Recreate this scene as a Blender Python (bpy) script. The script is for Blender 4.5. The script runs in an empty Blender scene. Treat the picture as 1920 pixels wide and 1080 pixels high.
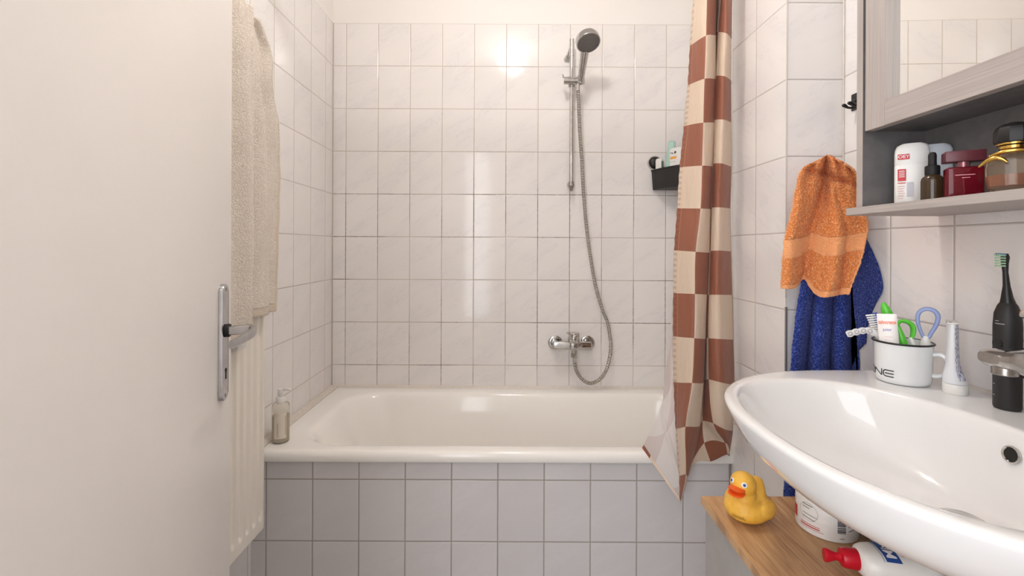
import bpy, bmesh, math, random
import numpy as np
from mathutils import Vector, Matrix, noise
random.seed(7)
C = bpy.context.scene.collection
PI = math.pi
F = 860.0; HC = 1.25           # focal length in pixels of a 1920 frame, eye height
def P(px, py, Y): return Vector(((px-958)/F*Y, Y, HC-(py-463)/F*Y))
def lin(c):
    return tuple((v/255/12.92 if v/255 <= .04045 else ((v/255+.055)/1.055)**2.4) for v in c) + (1,)

# ------------------------------------------------------------------ meshes
class MB:
    def __init__(s): s.bm = bmesh.new(); s.mi = 0
    def _f(s, vs):
        try:
            f = s.bm.faces.new(vs); f.material_index = s.mi; f.smooth = True; return f
        except ValueError: return None
    def box(s, x0, x1, y0, y1, z0, z1, bev=0, seg=2, M=None):
        b = bmesh.new(); bmesh.ops.create_cube(b, size=1)
        for v in b.verts:
            v.co = Vector(((x0+x1)/2+v.co.x*(x1-x0), (y0+y1)/2+v.co.y*(y1-y0), (z0+z1)/2+v.co.z*(z1-z0)))
        if bev: bmesh.ops.bevel(b, geom=list(b.edges), offset=bev, segments=seg, profile=.5, affect='EDGES')
        s.merge(b, M, smooth=bool(bev)); return s
    def merge(s, b, M=None, smooth=True):
        mp = {}
        for v in b.verts: mp[v] = s.bm.verts.new(M @ v.co if M else v.co)
        for f in b.faces:
            g = s._f([mp[v] for v in f.verts])
            if g: g.smooth = smooth
        b.free()
    def loft(s, rings, closed=True, cap0=False, cap1=False, M=None):
        R = [[s.bm.verts.new(M @ Vector(p) if M else Vector(p)) for p in r] for r in rings]
        n = len(R[0])
        for a, b in zip(R, R[1:]):
            for i in range(n if closed else n-1):
                j = (i+1) % n
                s._f([a[i], a[j], b[j], b[i]])
        if cap0: s._f(list(reversed(R[0])))
        if cap1: s._f(R[-1])
        return R
    def lathe(s, prof, n=32, M=None, sx=1, sy=1, cap0=True, cap1=True):
        rings = [[(r*math.cos(2*PI*i/n)*sx, r*math.sin(2*PI*i/n)*sy, z) for i in range(n)] for r, z in prof]
        s.loft(rings, True, cap0, cap1, M); return s
    def tube(s, pts, rad, n=10, caps=True, flat=None, up=None):
        pts = [Vector(p) for p in pts]
        if not hasattr(rad, '__len__'): rad = [rad]*len(pts)
        rings = []; prev = Vector(up) if up else None
        for i, p in enumerate(pts):
            t = (pts[min(i+1, len(pts)-1)]-pts[max(i-1, 0)]).normalized()
            if prev is None: prev = t.orthogonal()
            u = (prev - t*prev.dot(t)).normalized(); prev = u; w = t.cross(u)
            fx, fy = flat if flat else (1, 1)
            rings.append([p+u*rad[i]*fx*math.cos(2*PI*k/n)+w*rad[i]*fy*math.sin(2*PI*k/n) for k in range(n)])
        s.loft(rings, True, caps, caps); return s
    def sphere(s, c, r, M=None, u=24, v=16):
        b = bmesh.new(); bmesh.ops.create_uvsphere(b, u_segments=u, v_segments=v, radius=1)
        rr = r if hasattr(r, '__len__') else (r, r, r)
        for q in b.verts: q.co = Vector((c[0]+q.co.x*rr[0], c[1]+q.co.y*rr[1], c[2]+q.co.z*rr[2]))
        s.merge(b, M); return s
    def grid(s, fn, nu, nv, uvfn=None):
        V = [[s.bm.verts.new(fn(i/(nu-1), j/(nv-1))) for i in range(nu)] for j in range(nv)]
        uvl = s.bm.loops.layers.uv.verify() if uvfn else None
        for j in range(nv-1):
            for i in range(nu-1):
                f = s._f([V[j][i], V[j][i+1], V[j+1][i+1], V[j+1][i]])
                if f and uvl:
                    for l, (a, b) in zip(f.loops, ((i, j), (i+1, j), (i+1, j+1), (i, j+1))):
                        l[uvl].uv = uvfn(a/(nu-1), b/(nv-1))
        return s
    def done(s, name, mats, parent=None, sharp=40, world=False):
        bmesh.ops.recalc_face_normals(s.bm, faces=s.bm.faces)
        me = bpy.data.meshes.new(name); s.bm.to_mesh(me); s.bm.free()
        if sharp is not None: me.set_sharp_from_angle(angle=math.radians(sharp))
        o = bpy.data.objects.new(name, me); C.objects.link(o)
        for m in (mats if isinstance(mats, (list, tuple)) else [mats]): me.materials.append(m)
        if parent:
            o.parent = parent
            if world:
                o.matrix_parent_inverse = wm(parent).inverted()
        return o
def wm(o):
    m = Matrix.LocRotScale(o.location, o.rotation_euler, None)
    return (wm(o.parent) @ o.matrix_parent_inverse @ m) if o.parent else m
def tag(o, label=None, cat=None, group=None, kind=None):
    if label: o['label'] = label
    if cat: o['category'] = cat
    if group: o['group'] = group
    if kind: o['kind'] = kind
    return o
def empty(name, loc, label, cat, rz=0, group=None):
    o = bpy.data.objects.new(name, None); C.objects.link(o); o.location = loc; o.rotation_euler = (0, 0, rz)
    o.empty_display_size = .05
    return tag(o, label, cat, group)
def struct(name, mb, m, parent=None, **k):
    o = mb.done(name, m, parent, **k)
    if not parent: o['kind'] = 'structure'
    return o
def cr(t, xs, ys):
    """smooth interpolation through (xs, ys)"""
    n = len(xs)
    if t <= xs[0]: return ys[0]
    if t >= xs[-1]: return ys[-1]
    i = max(k for k in range(n-1) if xs[k] <= t)
    h = xs[i+1]-xs[i]; a = (t-xs[i])/h
    def sl(k):
        if k == 0: return (ys[1]-ys[0])/(xs[1]-xs[0])
        if k == n-1: return (ys[-1]-ys[-2])/(xs[-1]-xs[-2])
        return (ys[k+1]-ys[k-1])/(xs[k+1]-xs[k-1])
    m0, m1 = sl(i)*h, sl(i+1)*h
    return (2*a**3-3*a*a+1)*ys[i]+(a**3-2*a*a+a)*m0+(-2*a**3+3*a*a)*ys[i+1]+(a**3-a*a)*m1
def text_bm(txt, size, M, mb, bold=0.0, ext=0.0, fn=None):
    cu = bpy.data.curves.new('t', 'FONT'); cu.body = txt; cu.size = size; cu.offset = bold; cu.extrude = ext
    cu.align_x = 'CENTER'; cu.align_y = 'CENTER'; cu.resolution_u = 3
    o = bpy.data.objects.new('t', cu); C.objects.link(o)
    bpy.context.view_layer.update()
    me = o.evaluated_get(bpy.context.evaluated_depsgraph_get()).to_mesh()
    vs = [mb.bm.verts.new(fn(v.co) if fn else M @ v.co) for v in me.vertices]
    for p in me.polygons: mb._f([vs[i] for i in p.vertices])
    bpy.data.objects.remove(o); bpy.data.curves.remove(cu)
def stroke(mb, pts, w, fn):
    """flat ribbon along 2-D points, mapped on to a surface by fn(x, y)"""
    pts = [Vector((a, b)) for a, b in pts]; L = []; R = []
    for i, p in enumerate(pts):
        t = (pts[min(i+1, len(pts)-1)]-pts[max(i-1, 0)]).normalized(); n = Vector((-t.y, t.x))*w/2
        L.append(mb.bm.verts.new(fn(*(p+n)))); R.append(mb.bm.verts.new(fn(*(p-n))))
    for i in range(len(pts)-1): mb._f([L[i], L[i+1], R[i+1], R[i]])
def basis(o, x, y, z):
    x, y, z = Vector(x).normalized(), Vector(y).normalized(), Vector(z).normalized()
    M = Matrix((x, y, z)).transposed().to_4x4(); M.translation = Vector(o); return M

# ------------------------------------------------------------------ materials
class N:
    def __init__(s, name):
        s.m = bpy.data.materials.new(name); s.m.use_nodes = True; s.t = s.m.node_tree; s.n = s.t.nodes
        s.b = s.n['Principled BSDF']
    def link(s, a, b): s.t.links.new(a, b)
    def val(s, sock, v):
        if hasattr(v, 'links') or isinstance(v, bpy.types.NodeSocket): s.link(v, sock)
        else: sock.default_value = v
    def math(s, op, a, b=0, c=0, clamp=False):
        n = s.n.new('ShaderNodeMath'); n.operation = op; n.use_clamp = clamp
        s.val(n.inputs[0], a); s.val(n.inputs[1], b)
        if op in ('MULTIPLY_ADD',): s.val(n.inputs[2], c)
        return n.outputs[0]
    def ss(s, x, a, b, lo=0, hi=1):
        n = s.n.new('ShaderNodeMapRange'); n.interpolation_type = 'SMOOTHSTEP'
        s.val(n.inputs[0], x)
        for i, v in enumerate((a, b, lo, hi)): n.inputs[1+i].default_value = v
        return n.outputs[0]
    def mix(s, f, a, b, mode='MIX'):
        n = s.n.new('ShaderNodeMix'); n.data_type = 'RGBA'; n.blend_type = mode
        s.val(n.inputs[0], f); s.val(n.inputs[6], a); s.val(n.inputs[7], b); return n.outputs[2]
    def noise(s, vec, scale, detail=3, rough=.5, dist=0, dim='3D'):
        n = s.n.new('ShaderNodeTexNoise'); n.noise_dimensions = dim
        if vec is not None: s.link(vec, n.inputs['Vector'])
        n.inputs['Scale'].default_value = scale; n.inputs['Detail'].default_value = detail
        n.inputs['Roughness'].default_value = rough; n.inputs['Distortion'].default_value = dist
        return n.outputs['Fac'], n.outputs['Color']
    def pos(s):
        return s.n.new('ShaderNodeNewGeometry').outputs['Position']
    def obj(s): return s.n.new('ShaderNodeTexCoord').outputs['Object']
    def uv(s): return s.n.new('ShaderNodeTexCoord').outputs['UV']
    def sep(s, v):
        n = s.n.new('ShaderNodeSeparateXYZ'); s.link(v, n.inputs[0]); return n.outputs
    def comb(s, x, y, z):
        n = s.n.new('ShaderNodeCombineXYZ')
        for i, v in enumerate((x, y, z)): s.val(n.inputs[i], v)
        return n.outputs[0]
    def scale(s, v, sc):
        n = s.n.new('ShaderNodeVectorMath'); n.operation = 'MULTIPLY'; s.link(v, n.inputs[0]); n.inputs[1].default_value = sc; return n.outputs[0]
    def bump(s, h, dist=.001, strength=1.0):
        n = s.n.new('ShaderNodeBump'); n.inputs['Strength'].default_value = strength; n.inputs['Distance'].default_value = dist
        s.link(h, n.inputs['Height']); s.link(n.outputs[0], s.b.inputs['Normal'])
def mat(name, rgb, rough=.5, metal=0, spec=.5, trans=0, ior=1.45, coat=0, sss=0, alpha=1):
    n = N(name); b = n.b
    b.inputs['Base Color'].default_value = lin(rgb); b.inputs['Roughness'].default_value = rough
    b.inputs['Metallic'].default_value = metal; b.inputs['Specular IOR Level'].default_value = spec
    b.inputs['Transmission Weight'].default_value = trans; b.inputs['IOR'].default_value = ior
    b.inputs['Coat Weight'].default_value = coat; b.inputs['Subsurface Weight'].default_value = sss
    if sss: b.inputs['Subsurface Radius'].default_value = (.004, .003, .002)
    return n.m
def tile_mat(name, ax, u0, v0, paint_z=None, mould=0.0, grout=(176, 165, 152), gw=.0013, rough=.09, tint=(236, 232, 229)):
    n = N(name); x, y, z = n.sep(n.pos())
    src = (x, y)[ax]
    u = n.math('DIVIDE', n.math('SUBTRACT', src, u0), .15); v = n.math('DIVIDE', n.math('SUBTRACT', z, v0), .2)
    fu, fv = n.math('FLOORED_MODULO', u, 1), n.math('FLOORED_MODULO', v, 1)
    cu, cv = n.math('FLOOR', u), n.math('FLOOR', v)
    du = n.math('MULTIPLY', n.math('MINIMUM', fu, n.math('SUBTRACT', 1, fu)), .15)
    dv = n.math('MULTIPLY', n.math('MINIMUM', fv, n.math('SUBTRACT', 1, fv)), .2)
    d = n.math('MINIMUM', du, dv)
    g = n.ss(d, gw*.85, gw*1.25, 1, 0)
    wn = n.n.new('ShaderNodeTexWhiteNoise'); wn.noise_dimensions = '3D'; n.link(n.comb(cu, cv, 3.7), wn.inputs['Vector'])
    off = n.comb(n.math('MULTIPLY', wn.outputs['Value'], 9), n.math('MULTIPLY', cu, 3.1), n.math('MULTIPLY', cv, 1.7))
    p2 = n.n.new('ShaderNodeVectorMath'); p2.operation = 'ADD'
    rot = n.comb(n.math('ADD', src, n.math('MULTIPLY', z, .0)), n.math('SUBTRACT', z, n.math('MULTIPLY', src, .55)), 0)
    n.link(n.scale(rot, (9, 22, 1)), p2.inputs[0]); n.link(off, p2.inputs[1])
    f, _ = n.noise(p2.outputs[0], 1.0, 5, .6, .8)
    vein = n.ss(n.math('ABSOLUTE', n.math('SUBTRACT', f, .52)), 0, .035, 1, 0)
    f2, _ = n.noise(p2.outputs[0], .5, 2, .5)
    vein = n.math('MULTIPLY', vein, n.ss(f2, .42, .62))
    col = n.mix(n.math('MULTIPLY', vein, .27), lin(tint), lin((205, 201, 203)))
    col = n.mix(n.ss(f2, .4, .7, 0, .4), col, lin((228, 225, 226)))
    br = n.math('MULTIPLY_ADD', wn.outputs['Value'], .03, .985)
    mm = n.n.new('ShaderNodeMix'); mm.data_type = 'RGBA'; mm.blend_type = 'MULTIPLY'; mm.inputs[0].default_value = 1
    n.link(col, mm.inputs[6]); n.link(n.comb(br, br, br), mm.inputs[7]); col = mm.outputs[2]
    gc = lin(grout)
    if mould:
        m1, _ = n.noise(n.pos(), 2.3, 2, .5); m2, _ = n.noise(n.pos(), 90, 2, .6)
        zz = n.math('MULTIPLY', n.ss(z, 1.95, 1.35), n.ss(z, .55, .75, .75, 1))
        k = n.math('MULTIPLY', n.math('MULTIPLY', n.ss(m1, .42, .60), zz), n.ss(m2, .38, .55, .45, 1))
        gc = n.mix(n.math('MULTIPLY', k, mould), gc, lin((62, 48, 40)))
    col = n.mix(g, col, gc)
    ro = n.math('MULTIPLY_ADD', g, .6, rough)
    h = n.ss(d, gw*.8, gw+.0022)
    wf, _ = n.noise(p2.outputs[0], .35, 1, .4)
    h = n.math('ADD', h, n.math('MULTIPLY', wf, .35))
    if paint_z is not None:
        k = n.math('GREATER_THAN', z, paint_z)
        col = n.mix(k, col, lin((238, 234, 230)))
        ro = n.math('MAXIMUM', ro, n.math('MULTIPLY', k, .7))
        pn, _ = n.noise(n.pos(), 160, 2, .6)
        h = n.math('ADD', n.math('MULTIPLY', h, n.math('SUBTRACT', 1, k)), n.math('MULTIPLY', n.math('MULTIPLY', pn, k), .12))
    n.link(col, n.b.inputs['Base Color']); n.link(ro, n.b.inputs['Roughness'])
    n.bump(h, .0008, .9)
    return n.m
def noisy(name, a, b, scale, rough=.6, bumps=None, stretch=(1, 1, 1), detail=4, sheen=0, lo=.35, hi=.65, metal=0):
    n = N(name); p = n.scale(n.obj(), stretch)
    f, _ = n.noise(p, scale, detail, .6)
    n.link(n.mix(n.ss(f, lo, hi), lin(a), lin(b)), n.b.inputs['Base Color'])
    n.b.inputs['Roughness'].default_value = rough; n.b.inputs['Metallic'].default_value = metal
    if sheen: n.b.inputs['Sheen Weight'].default_value = sheen; n.b.inputs['Sheen Roughness'].default_value = .5
    if bumps: n.bump(n.noise(p, bumps[0], 2, .6)[0], bumps[1], 1)
    return n.m
def terry(name, a, b, scale=330, dist=.004, band=None):
    n = N(name); p = n.obj()
    vo = n.n.new('ShaderNodeTexVoronoi'); n.link(p, vo.inputs['Vector']); vo.inputs['Scale'].default_value = scale
    f, _ = n.noise(p, scale*.6, 3, .7)
    h = n.math('ADD', n.math('SUBTRACT', 1, vo.outputs['Distance']), f)
    col = n.mix(n.ss(h, .9, 1.5), lin(a), lin(b))
    if band:
        u, v, w = n.sep(n.uv())
        k = n.math('MULTIPLY', n.ss(v, band[0]-.003, band[0]+.003), n.ss(v, band[1]-.003, band[1]+.003, 1, 0))
        e = n.math('MAXIMUM', n.ss(u, .012, .018, 1, 0), n.ss(u, .982, .988))
        e = n.math('MAXIMUM', e, n.ss(v, .972, .978))
        k = n.math('MAXIMUM', k, e)
        wv = n.math('SINE', n.math('MULTIPLY', v, 900))
        col = n.mix(k, col, n.mix(n.ss(wv, -.5, .5, 0, .35), lin(band[2]), lin(band[3])))
        h = n.math('ADD', n.math('MULTIPLY', h, n.math('SUBTRACT', 1, k)), n.math('MULTIPLY', wv, n.math('MULTIPLY', k, .08)))
    n.link(col, n.b.inputs['Base Color']); n.b.inputs['Roughness'].default_value = .95
    n.b.inputs['Specular IOR Level'].default_value = .1
    n.b.inputs['Sheen Weight'].default_value = .12
    n.bump(h, dist, .8); return n.m

M_tb = tile_mat('tile_back', 0, -.775, .095, 2.295, mould=.9, grout=(198, 186, 174))
M_tl = tile_mat('tile_left', 1, 1.467, .095, 2.295, mould=.25, grout=(194, 184, 174))
M_tr = tile_mat('tile_right', 1, 1.1954, .0955, 2.295, grout=(186, 178, 172))
M_tps = tile_mat('tile_pillar_side', 1, 1.194, .089, 2.289, grout=(196, 188, 180))
M_tpf = tile_mat('tile_pillar_front', 0, .716, .089, 2.289, grout=(184, 176, 170))
M_ap = tile_mat('tile_tub_front', 0, -.639, .095, grout=(166, 159, 152), gw=.0017, tint=(219, 216, 217))
M_paint = noisy('wall_paint', (236, 232, 228), (240, 236, 232), 120, .75, (160, .0003))
M_floor = noisy('floor_tile', (186, 183, 180), (196, 193, 190), 12, .3)
M_door = noisy('door_lacquer', (238, 233, 228), (241, 236, 231), 2.5, .38, (35, .0006))
M_enamel = mat('bath_enamel', (250, 247, 242), .12, coat=.3)
M_ceramic = mat('basin_ceramic', (231, 230, 229), .08, coat=.4)
M_chrome = noisy('chrome', (190, 188, 186), (205, 203, 200), 40, .1, metal=1)
M_chrome_d = noisy('brushed_steel', (150, 146, 142), (176, 171, 166), 60, .25, metal=1)
M_steel = noisy('satin_nickel', (176, 175, 176), (192, 191, 192), 25, .14, metal=1)
M_rad = mat('radiator_enamel', (238, 231, 220), .3)
M_silicone = noisy('silicone', (214, 206, 196), (222, 214, 204), 60, .4)
M_black = mat('black_plastic', (30, 29, 29), .35)
M_blackm = mat('black_matt_plastic', (38, 36, 36), .5)
M_rubber = mat('black_rubber', (22, 22, 22), .6)
M_white = mat('white_plastic', (232, 230, 226), .3, sss=.05)
M_enamelw = mat('mug_enamel', (228, 230, 230), .12, coat=.5)
M_dark = mat('dark_hole', (14, 12, 11), .6)

# terry
M_beige = terry('beige_terry', (216, 205, 192), (241, 233, 223), 260, .0025, band=(2, 3, (206, 192, 174), (222, 210, 194)))
M_orange = terry('orange_terry', (220, 132, 74), (250, 184, 128), 260, .004, band=(.72, .82, (232, 160, 108), (244, 180, 130)))
M_blue = terry('blue_terry', (40, 56, 130), (94, 116, 200), 260, .004)

# ------------------------------------------------------------------ room
XL, XR, YB, ZC = -.8375, .865, 2.15, 2.65
PX, PY = .716, 1.194
struct('floor', MB().box(-1.5, 1.2, -1.6, YB+.1, -.1, 0), M_floor)
struct('ceiling', MB().box(-1.5, 1.2, -1.6, YB+.1, ZC, ZC+.1), M_paint)
struct('wall_back', MB().box(XL-.1, XR+.1, YB, YB+.1, 0, ZC), M_tb)
struct('wall_left', MB().box(XL-.1, XL, .19, YB, 0, ZC), M_tl)
struct('wall_right', MB().box(XR, XR+.1, .19, YB, 0, ZC), M_tr)
p = MB(); p.box(PX, XR, PY, 1.485, 0, ZC)
p.bm.faces.ensure_lookup_table()
for f in p.bm.faces:
    f.material_index = 1 if abs(f.normal.y) > .5 or abs(f.calc_center_median().y-PY) < 1e-4 or abs(f.calc_center_median().y-1.485) < 1e-4 else 0
struct('wall_pilaster', p, [M_tps, M_tpf])
fr = MB(); fr.box(XL-.1, -.42, .07, .19, 0, ZC); fr.box(.42, XR+.1, .07, .19, 0, ZC); fr.box(-.42, .42, .07, .19, 2.1, ZC)
struct('wall_front', fr, M_paint)
h = MB(); h.box(-1.5, -1.4, -1.6, .07, 0, ZC); struct('wall_hall_left', h, M_paint)
h = MB(); h.box(1.1, 1.2, -1.6, .07, 0, ZC); struct('wall_hall_right', h, M_paint)
h = MB(); h.box(-1.4, 1.1, -1.6, -1.5, 0, ZC); struct('wall_hall_back', h, M_paint)
struct('wall_tub_front', MB().box(XL, PX, 1.485, 1.50, 0, .556), M_ap)
# bevelled white joint strip along the left wall above the tub, sealant along the back wall
t = MB(); t.loft([[(XL, y, .60), (XL+.004, y, .60), (XL+.030, y, .592), (XL+.030, y, .585), (XL, y, .585)] for y in (1.49, YB)], True, True, True)
struct('trim_1', t, M_silicone)
t = MB(); t.loft([[(x, YB, .600), (x, YB-.004, .597), (x, YB-.009, .588), (x, YB, .585)] for x in (XL+.02, XR)], True, True, True)
struct('trim_2', t, M_silicone)
# metal edge profile on the pilaster corner, lower part
t = MB(); t.box(PX-.0020, PX+.004, PY-.0020, PY+.0015, 0, 1.097, .0006, 1)
struct('trim_3', t, mat('aluminium_trim', (140, 136, 134), .4, metal=.3))
t = MB(); t.box(PX-.0015, PX+.002, PY-.0015, PY+.002, 1.12, 2.289, .0008, 1)
struct('trim_4', t, mat('corner_profile', (205, 198, 192), .4))
t = MB(); t.box(XR-.004, XR, PY-.004, PY, 1.0, 2.29, .001, 1)
struct('trim_5', t, M_silicone)
t = MB(); t.box(XL, XL+.004, YB-.004, YB, .6, 2.295, .001, 1)
struct('trim_6', t, mat('corner_grout', (196, 186, 175), .7))
t = MB(); t.box(PX-.006, PX, 1.4815, 1.4855, 0, .556, .001, 1)
struct('trim_7', t, mat('tub_front_grout', (150, 144, 138), .8))

# ------------------------------------------------------------------ door
al = math.radians(13.7)
D0 = Vector((-.6016, .987, 0)); dd = Vector((math.sin(al), -math.cos(al), 0)); dn = Vector((math.cos(al), math.sin(al), 0))
MD = basis(D0, dd, (-dn).cross(dd).cross(dd) if False else dn, (0, 0, 1))
def dm(s_, n_, z_): return D0+dd*s_+dn*n_+Vector((0, 0, z_))
# local frame: x along the leaf to the hinge, y out of the visible face
MD = Matrix((dd, dn, Vector((0, 0, 1)))).transposed().to_4x4(); MD.translation = D0
d = MB(); d.box(0, .815, -.04, 0, .008, 2.06, .0015, 2, MD)
door = struct('door_1', d, M_door)
zc = 1.053; hp = MB()
ring = []
def stad(w, h2, n=12):
    pts = [(w*math.cos(a), h2-w+w*math.sin(a)) for a in [PI*i/n for i in range(n+1)]]
    pts += [(w*math.cos(a), -h2+w+w*math.sin(a)) for a in [PI+PI*i/n for i in range(n+1)]]
    return pts
SX = .055
rings = []
for w, hh, off in ((.019, .119, .0), (.019, .119, .005), (.0175, .1175, .0078), (.0155, .1155, .0085)):
    rings.append([MD @ Vector((SX+a, off, zc+b)) for a, b in stad(w, hh)])
hp.loft(rings, True, False, True)
plate = hp.done('handle_plate', M_steel, door); plate['label'] = 'chrome door plate'
k = MB(); k.box(SX-.0028, SX+.0028, .0080, .0092, zc-.075, zc-.055, .0006, 1, MD); k.lathe([(.0045, 0), (.0045, .0012)], 16, MD @ Matrix.Translation((SX, .0080, zc-.057)) @ Matrix.Rotation(-PI/2, 4, 'X'))
k.done('keyhole', M_dark, plate)
for zz in (zc+.108, zc-.108):
    k = MB(); k.lathe([(.0042, 0), (.0042, .0008), (.003, .0014)], 16, MD @ Matrix.Translation((SX, .0083, zz)) @ Matrix.Rotation(-PI/2, 4, 'X'))
    k.box(SX-.003, SX+.003, .0097, .0099, zz-.0005, zz+.0005, 0, 1, MD)
    k.done('screw', M_chrome_d, plate)
zl = 1.077
k = MB(); k.lathe([(.0125, 0), (.0135, .002), (.0135, .006), (.0125, .008)], 24, MD @ Matrix.Translation((SX, .0083, zl)) @ Matrix.Rotation(-PI/2, 4, 'X'))
k.done('collar', M_rubber, plate)
lv = MB()
path = [(SX, .014, zl), (SX-.001, .034, zl), (SX-.001, .048, zl+.001), (SX+.004, .058, zl), (SX+.016, .063, zl-.001), (SX+.04, .0635, zl-.003), (SX+.075, .061, zl-.005), (SX+.105, .058, zl-.006), (SX+.122, .0565, zl-.006)]
fine = []
xs = list(range(len(path)))
for i in range(41):
    q = i/40*(len(path)-1); fine.append(MD @ Vector([cr(q, xs, [pp[j] for pp in path]) for j in range(3)]))
rg = []
up = Vector((0, 0, 1))
for i, pnt in enumerate(fine):
    tt = (fine[min(i+1, 40)]-fine[max(i-1, 0)]).normalized(); sd = tt.cross(up).normalized(); q = i/40
    hh = cr(q, [0, .3, .5, 1], [.0095, .0100, .0098, .0075]); ww = cr(q, [0, .25, .5, 1], [.0095, .0085, .0055, .0035])
    rg.append([pnt+sd*ww*math.copysign(abs(math.cos(a))**.6, math.cos(a))+up*hh*math.copysign(abs(math.sin(a))**.6, math.sin(a)) for a in [2*PI*j/20 for j in range(20)]])
lv.loft(rg, True, True, True)
lv.done('lever', M_steel, door)['label'] = 'chrome lever handle'

# ------------------------------------------------------------------ radiator
RX = -.73
rad = empty('radiator', (-.765, 1.1, .41), 'tall cream ribbed panel radiator on the left wall behind the door', 'radiator')
def rf(u, v):
    y = .80+u*(1.365-.80); z = .41+v*(1.87-.41)
    k = (y-1.212)/.033; fr_ = abs(k-round(k))*.033
    g = 1-min(1, max(0, (fr_-.0055)/.0045)); g = g*g*(3-2*g)
    e = min((z-.444)/.012, (1.835-z)/.012); e = min(1, max(0, e))
    if y > 1.352 or y < .81: g = 0
    r = .004*max(0, 1-(1.365-y)/.004)**2+.004*max(0, 1-(z-.41)/.004)**2
    return Vector((RX-.007*g*e-r, y, z))
m = MB()
us = np.linspace(0, 1, 190); vs = list(np.linspace(0, .05, 30))+list(np.linspace(.055, .95, 12))+list(np.linspace(.955, 1, 24))
m.grid(lambda a, b: rf(a, vs[min(int(round(b*(len(vs)-1))), len(vs)-1)]), 190, len(vs))
m.done('front_panel', M_rad, rad, world=True, sharp=60)
m = MB(); m.box(-.775, RX-.0075, .802, 1.3635, .412, 1.868, .003, 2); m.done('body', M_rad, rad, world=True)
for y in (.95, 1.28):
    m = MB(); m.box(XL, -.775, y-.015, y+.015, 1.70, 1.76, .002, 1); m.done('bracket', M_rad, rad, world=True)
    m = MB(); m.box(XL, -.775, y-.015, y+.015, .50, .56, .002, 1); m.done('bracket', M_rad, rad, world=True)
m = MB(); m.box(RX, RX+.018, 1.198, 1.240, .975, 1.04, .003, 2); m.done('heat_meter', M_white, rad, world=True)['label'] = 'small white heat meter'
m = MB(); m.tube([(-.785, 1.18, .42), (-.785, 1.18, .35), (-.80, 1.18, .33), (XL, 1.18, .33)], .009, 12); m.done('valve_pipe', M_chrome, rad, world=True)

# ------------------------------------------------------------------ beige towel over the radiator
def tw(u, v):
    # v 0 at the back behind the radiator, over the top, then down the front
    if v < .06:
        a = v/.06; z0 = 1.872+.016*math.sin(a*PI/2); x0 = -.785+(a)*.04
        dz = 1.0
    s = u
    front = max(0, (v-.10)/.90)
    z = 1.885-front*(1.885-1.03)
    Yr = cr(-z, [-1.885, -1.815, -1.726, -1.61, -1.445, -1.21, -1.03], [1.292, 1.351, 1.356, 1.3975, 1.413, 1.404, 1.396])
    fold = 1.222+.006*math.sin(z*6)
    if s < .5:
        y = 1.02+(s/.46)*(fold-1.02) if s < .46 else fold+.006*math.sin((s-.46)/.04*PI)
        x = RX+.044+.010*math.sin(s*34+z*1.5)+.007*math.sin(s*15-z*3)
        if s > .46: x -= (s-.46)/.04*.030
        zl = z - front*.018
    else:
        b = (s-.5)/.5
        y = (fold-.012)+b*(Yr-fold+.012)
        x = RX+.015+.009*math.sin(b*10+z*2.2)+.004*math.sin(b*19-z*5)
        zl = z+front*.02*(1-b*.0)
    if v < .10:
        a = v/.10
        x = x-.006-(1-a)*(.055); zl = 1.885+.006*math.sin(a*PI/2)-.006-(1-a)**2*.05
        y = min(y, 1.30)
    else:
        x -= .006*(1-min(1, front*9))
    q = noise.noise(Vector((y*14, zl*14, 3)))*.003+noise.noise(Vector((y*230, zl*230, x*120)))*.0011
    return Vector((x+q, y+noise.noise(Vector((y*120, zl*120, 9)))*.0008, zl+noise.noise(Vector((y*30, 1, 5)))*.003*front))
m = MB(); m.grid(tw, 150, 300, lambda a, b: (a, b))
o = m.done('bath_towel', M_beige, sharp=None)
tag(o, 'grey-beige terry bath towel draped over the radiator on the left', 'towel')
md = o.modifiers.new('s', 'SOLIDIFY'); md.thickness = .005; md.offset = 0

# ------------------------------------------------------------------ bathtub
def rr(x0, x1, y0, y1, r, z, n=12):
    pts = []
    for cx, cy, a0 in ((x1-r, y1-r, 0), (x0+r, y1-r, PI/2), (x0+r, y0+r, PI), (x1-r, y0+r, 3*PI/2)):
        for i in range(n+1):
            a = a0+PI/2*i/n; pts.append((cx+r*math.cos(a), cy+r*math.sin(a), z))
    # densify the sides
    out = []
    for i, pnt in enumerate(pts):
        q = pts[(i+1) % len(pts)]; out.append(pnt)
        if i % (n+1) == n:
            for k in range(1, 8): out.append(tuple(pnt[j]+(q[j]-pnt[j])*k/8 for j in range(3)))
    return out
tub = MB()
X0, X1, Y0, Y1 = -.812, .863, 1.470, 2.146
R = []
for a, z in ((.006, .556), (.002, .5565), (0, .561), (0, .574), (.002, .581), (.006, .587), (.012, .590), (.018, .5905)):
    R.append(rr(X0+a*.5, X1-a*.5, Y0+a, Y1-a*.3, .008+a*.3, z))
IX0, IX1, IY0, IY1 = -.715, .775, 1.525, 2.070
for a, z in ((-.012, .5905), (-.004, .589), (.003, .584), (.009, .574), (.016, .555), (.030, .50), (.046, .43), (.062, .34), (.078, .27), (.098, .22), (.13, .19), (.18, .178), (.22, .176)):
    R.append(rr(IX0+a*1.6, IX1-a*1.1, IY0+a*.75, IY1-a*.95, max(.05, .15-a*.3), z))
tub.loft(R, True, False, True)
tb = empty('bathtub', (0, 1.81, 0), 'white built-in bathtub behind the tiled front', 'bathtub')
tub.done('tub_shell', M_enamel, tb, world=True, sharp=60)
m = MB(); m.lathe([(.034, 0), (.034, .003), (.028, .005), (.018, .004)], 32, Matrix.Translation((.45, 1.80, .176))); m.done('drain', M_chrome, tb, world=True)

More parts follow.
